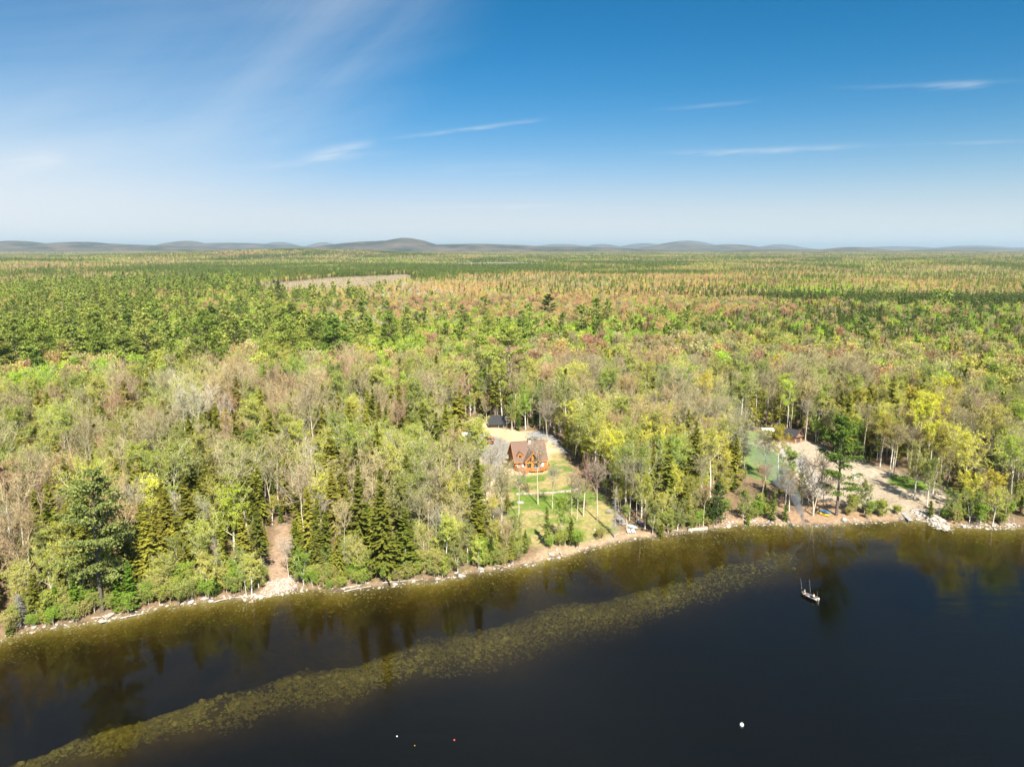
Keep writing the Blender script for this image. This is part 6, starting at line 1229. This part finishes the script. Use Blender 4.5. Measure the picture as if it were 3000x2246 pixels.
def person(loc, rz, k, shirt, cap, lab, arms):
    """seated figure: one skinned body, coloured in zones, plus a cap"""
    J = {'pel':(0,0,.0,.17),'chest':(0,.02,.32,.19),'neck':(0,.0,.52,.07),'head':(0,-.02,.66,.115),'lsh':(-.19,.0,.45,.075),'rsh':(.19,.0,.45,.075),'lel':(-.25,-.12,.22,.05),'rel':(.25,-.12,.22,.05),
         'lwr':(-.14,-.34,.22,.035),'rwr':(.14,-.36,.26,.035),'lha':(-.11,-.42,.23,.04),'rha':(.11,-.44,.28,.04),'lhip':(-.11,-.03,-.02,.11),'rhip':(.11,-.03,-.02,.11),'lkn':(-.16,-.44,.03,.075),'rkn':(.16,-.44,.03,.075),'lan':(-.15,-.48,-.34,.05),'ran':(.15,-.48,-.34,.05),'lto':(-.16,-.64,-.37,.045),'rto':(.16,-.64,-.37,.045)}
    J.update(arms); names = list(J); E = [('pel','chest'),('chest','neck'),('neck','head'),('chest','lsh'),('chest','rsh'),('lsh','lel'),('rsh','rel'),('lel','lwr'),('rel','rwr'),('lwr','lha'),('rwr','rha'),('pel','lhip'),('pel','rhip'),('lhip','lkn'),('rhip','rkn'),('lkn','lan'),('rkn','ran'),('lan','lto'),('ran','rto')]
    me = bpy.data.meshes.new('body'); me.from_pydata([J[n][:3] for n in names], [(names.index(a), names.index(b)) for a, b in E], []); o = bpy.data.objects.new('body', me); COL.objects.link(o)
    md = o.modifiers.new('skin', 'SKIN'); sv = me.skin_vertices[0].data
    for i, n in enumerate(names): sv[i].radius = (J[n][3], J[n][3]*(.75 if n in ('pel','chest') else 1)); 
    sv[0].use_root = True; o.modifiers.new('sub', 'SUBSURF').levels = 1
    dg = bpy.context.evaluated_depsgraph_get(); dg.update(); me2 = bpy.data.meshes.new_from_object(o.evaluated_get(dg)); bpy.data.objects.remove(o)
    me2.materials.clear(); [me2.materials.append(M[q]) for q in ('skin', shirt, 'navy')]
    for p in me2.polygons:
        c = p.center; z = c.z; arm = abs(c.x) > .05 and c.y < -.2 and z > .12
        p.material_index = 0 if (z > .53 or arm) else (1 if z > .10 and c.y > -.3 else 2); p.use_smooth = True
    e = empty('person', loc, rz); e.scale = (k,k,k); tag(e, lab, 'person'); b = bpy.data.objects.new('body', me2); COL.objects.link(b); b.parent = e
    MB().ball((0,-.01,.735),.125,1,1.05,.55,10,5).box(-.08,.08,-.24,-.1,.72,.735).build('cap', M[cap], e, True)
    MB().ball((0,.02,.68),.12,1.0,.95,.85,10,6).build('hair', M['bark_spruce'], e, True); MB().ball((0,-.13,.65),.02,1,1.2,1.2,6,4).build('nose', M['skin'], e, True)
    mb = MB()
    for sx in (-.11,.11):
        for f in range(5): mb.tube((sx-.03+f*.015,-.45,.25),(sx-.03+f*.015,-.50+.008*abs(f-2),.22),.009,.007,4)
    mb.build('fingers', M['skin'], e); return e
person(tuple(BT.matrix_basis @ Vector((-1.35,0,.78))), ang - math.pi/2 + .2, k, 'tan', 'beige_cap', 'seated person in a tan shirt and beige cap at the bow of the boat', {})
person(tuple(BT.matrix_basis @ Vector((1.15,0,.66))), ang - math.pi/2 - .3, k*1.05, 'white', 'orange', 'seated person in a white shirt and orange cap near the stern', {})
# ------------------------------------------------------------------ mooring buoys
for (bx, by, r_, m_, lab) in [(2173,2124,.33,'white','large white mooring buoy at the lower right of the lake'), (1163,2156,.11,'white','tiny white float at the lower middle of the lake'), (1331,2167,.13,'buoyred','small red float right of the tiny white one'), (1215,2183,.07,'yellow','tiny dull yellow float lowest in the lake')]:
    X0, Y0 = ground_at(bx, by, 0); e = empty('buoy', (X0, Y0, 0)); tag(e, lab, 'buoy', 'floats on the lake')
    MB().ball((0,0,r_*.35), r_, 1,1,1,14,9).build('float', M[m_], e, True); MB().tube((0,0,r_*1.25),(0,0,r_*1.9),r_*.16,r_*.12,6).build('pick_up_stem', M[m_], e); MB().ball((0,0,r_*.2),r_*1.04,1,1,.18,14,5).build('waterline_band', M['navy'], e)
# ------------------------------------------------------------------ smoke drifting from the brush fire up the shore, left and inland
SMK = [((2362,1530),.4,.25),((2350,1512),1.2,.6),((2338,1485),2.8,1.1),((2332,1455),5.0,1.7),((2318,1425),7.5,2.4),((2285,1390),9.5,3.4),((2240,1335),12,4.5),((2180,1260),16,6),((2090,1185),21,8),((1990,1115),27,10),((1800,1040),33,14)]
P = []
for (p, h_, r_) in SMK:
    X0, Y0 = ground_at(p[0], p[1], 3.0 + h_); P.append((Vector((X0, Y0, (1.0 if h_ < 1 else 3.0) + h_)), r_))
mb = MB(); n_ = 12
for i, (c_, r_) in enumerate(P):
    d_ = (P[min(i+1,len(P)-1)][0] - P[max(i-1,0)][0]).normalized(); a_ = d_.orthogonal().normalized(); b_ = d_.cross(a_)
    for j in range(n_): mb.v.append(tuple(c_ + (a_*math.cos(2*math.pi*j/n_) + b_*math.sin(2*math.pi*j/n_))*r_))
for i in range(len(P)-1):
    for j in range(n_): mb.f.append([i*n_+j, i*n_+(j+1)%n_, (i+1)*n_+(j+1)%n_, (i+1)*n_+j]); mb.m.append(0)
mb.f.append(list(range(n_))[::-1]); mb.m.append(0); mb.f.append([(len(P)-1)*n_+j for j in range(n_)]); mb.m.append(0)
sm = bpy.data.materials.new('smoke'); sm.use_nodes = True; nt = sm.node_tree; nt.nodes.clear(); N = nt.nodes.new; L = nt.links.new
g = N('ShaderNodeNewGeometry'); n1_ = N('ShaderNodeTexNoise'); L(g.outputs['Position'], n1_.inputs['Vector']); n1_.inputs['Scale'].default_value = .55; n1_.inputs['Detail'].default_value = 4; n1_.inputs['Roughness'].default_value = .65; n1_.inputs['Distortion'].default_value = .6
r1 = N('ShaderNodeMapRange'); L(n1_.outputs['Fac'], r1.inputs[0]); r1.inputs[1].default_value = .44; r1.inputs[2].default_value = .72; r1.inputs[3].default_value = 0; r1.inputs[4].default_value = 1
ds = N('ShaderNodeVectorMath'); ds.operation = 'DISTANCE'; L(g.outputs['Position'], ds.inputs[0]); ds.inputs[1].default_value = tuple(P[0][0])
def mth(op, a, b):
    n = N('ShaderNodeMath'); n.operation = op
    for i, q in enumerate((a, b)):
        if isinstance(q, (int, float)): n.inputs[i].default_value = q
        else: L(q, n.inputs[i])
    return n.outputs[0]
dec = mth('DIVIDE', 1.0, mth('ADD', .6, mth('POWER', mth('DIVIDE', ds.outputs['Value'], 6.0), 2.4)))
den = mth('MULTIPLY', mth('MULTIPLY', r1.outputs[0], dec), 4.0)
pv = N('ShaderNodeVolumePrincipled'); pv.inputs['Color'].default_value = (.96, .98, 1.0, 1); L(den, pv.inputs['Density']); pv.inputs['Anisotropy'].default_value = .2
om = N('ShaderNodeOutputMaterial'); L(pv.outputs[0], om.inputs['Volume'])
so = mb.build('smoke', sm); tag(so, 'thin blue white smoke drifting up and left from the beach fire', 'smoke', kind='stuff')
SC.cycles.volume_max_steps = 96; SC.cycles.volume_step_rate = 1.0
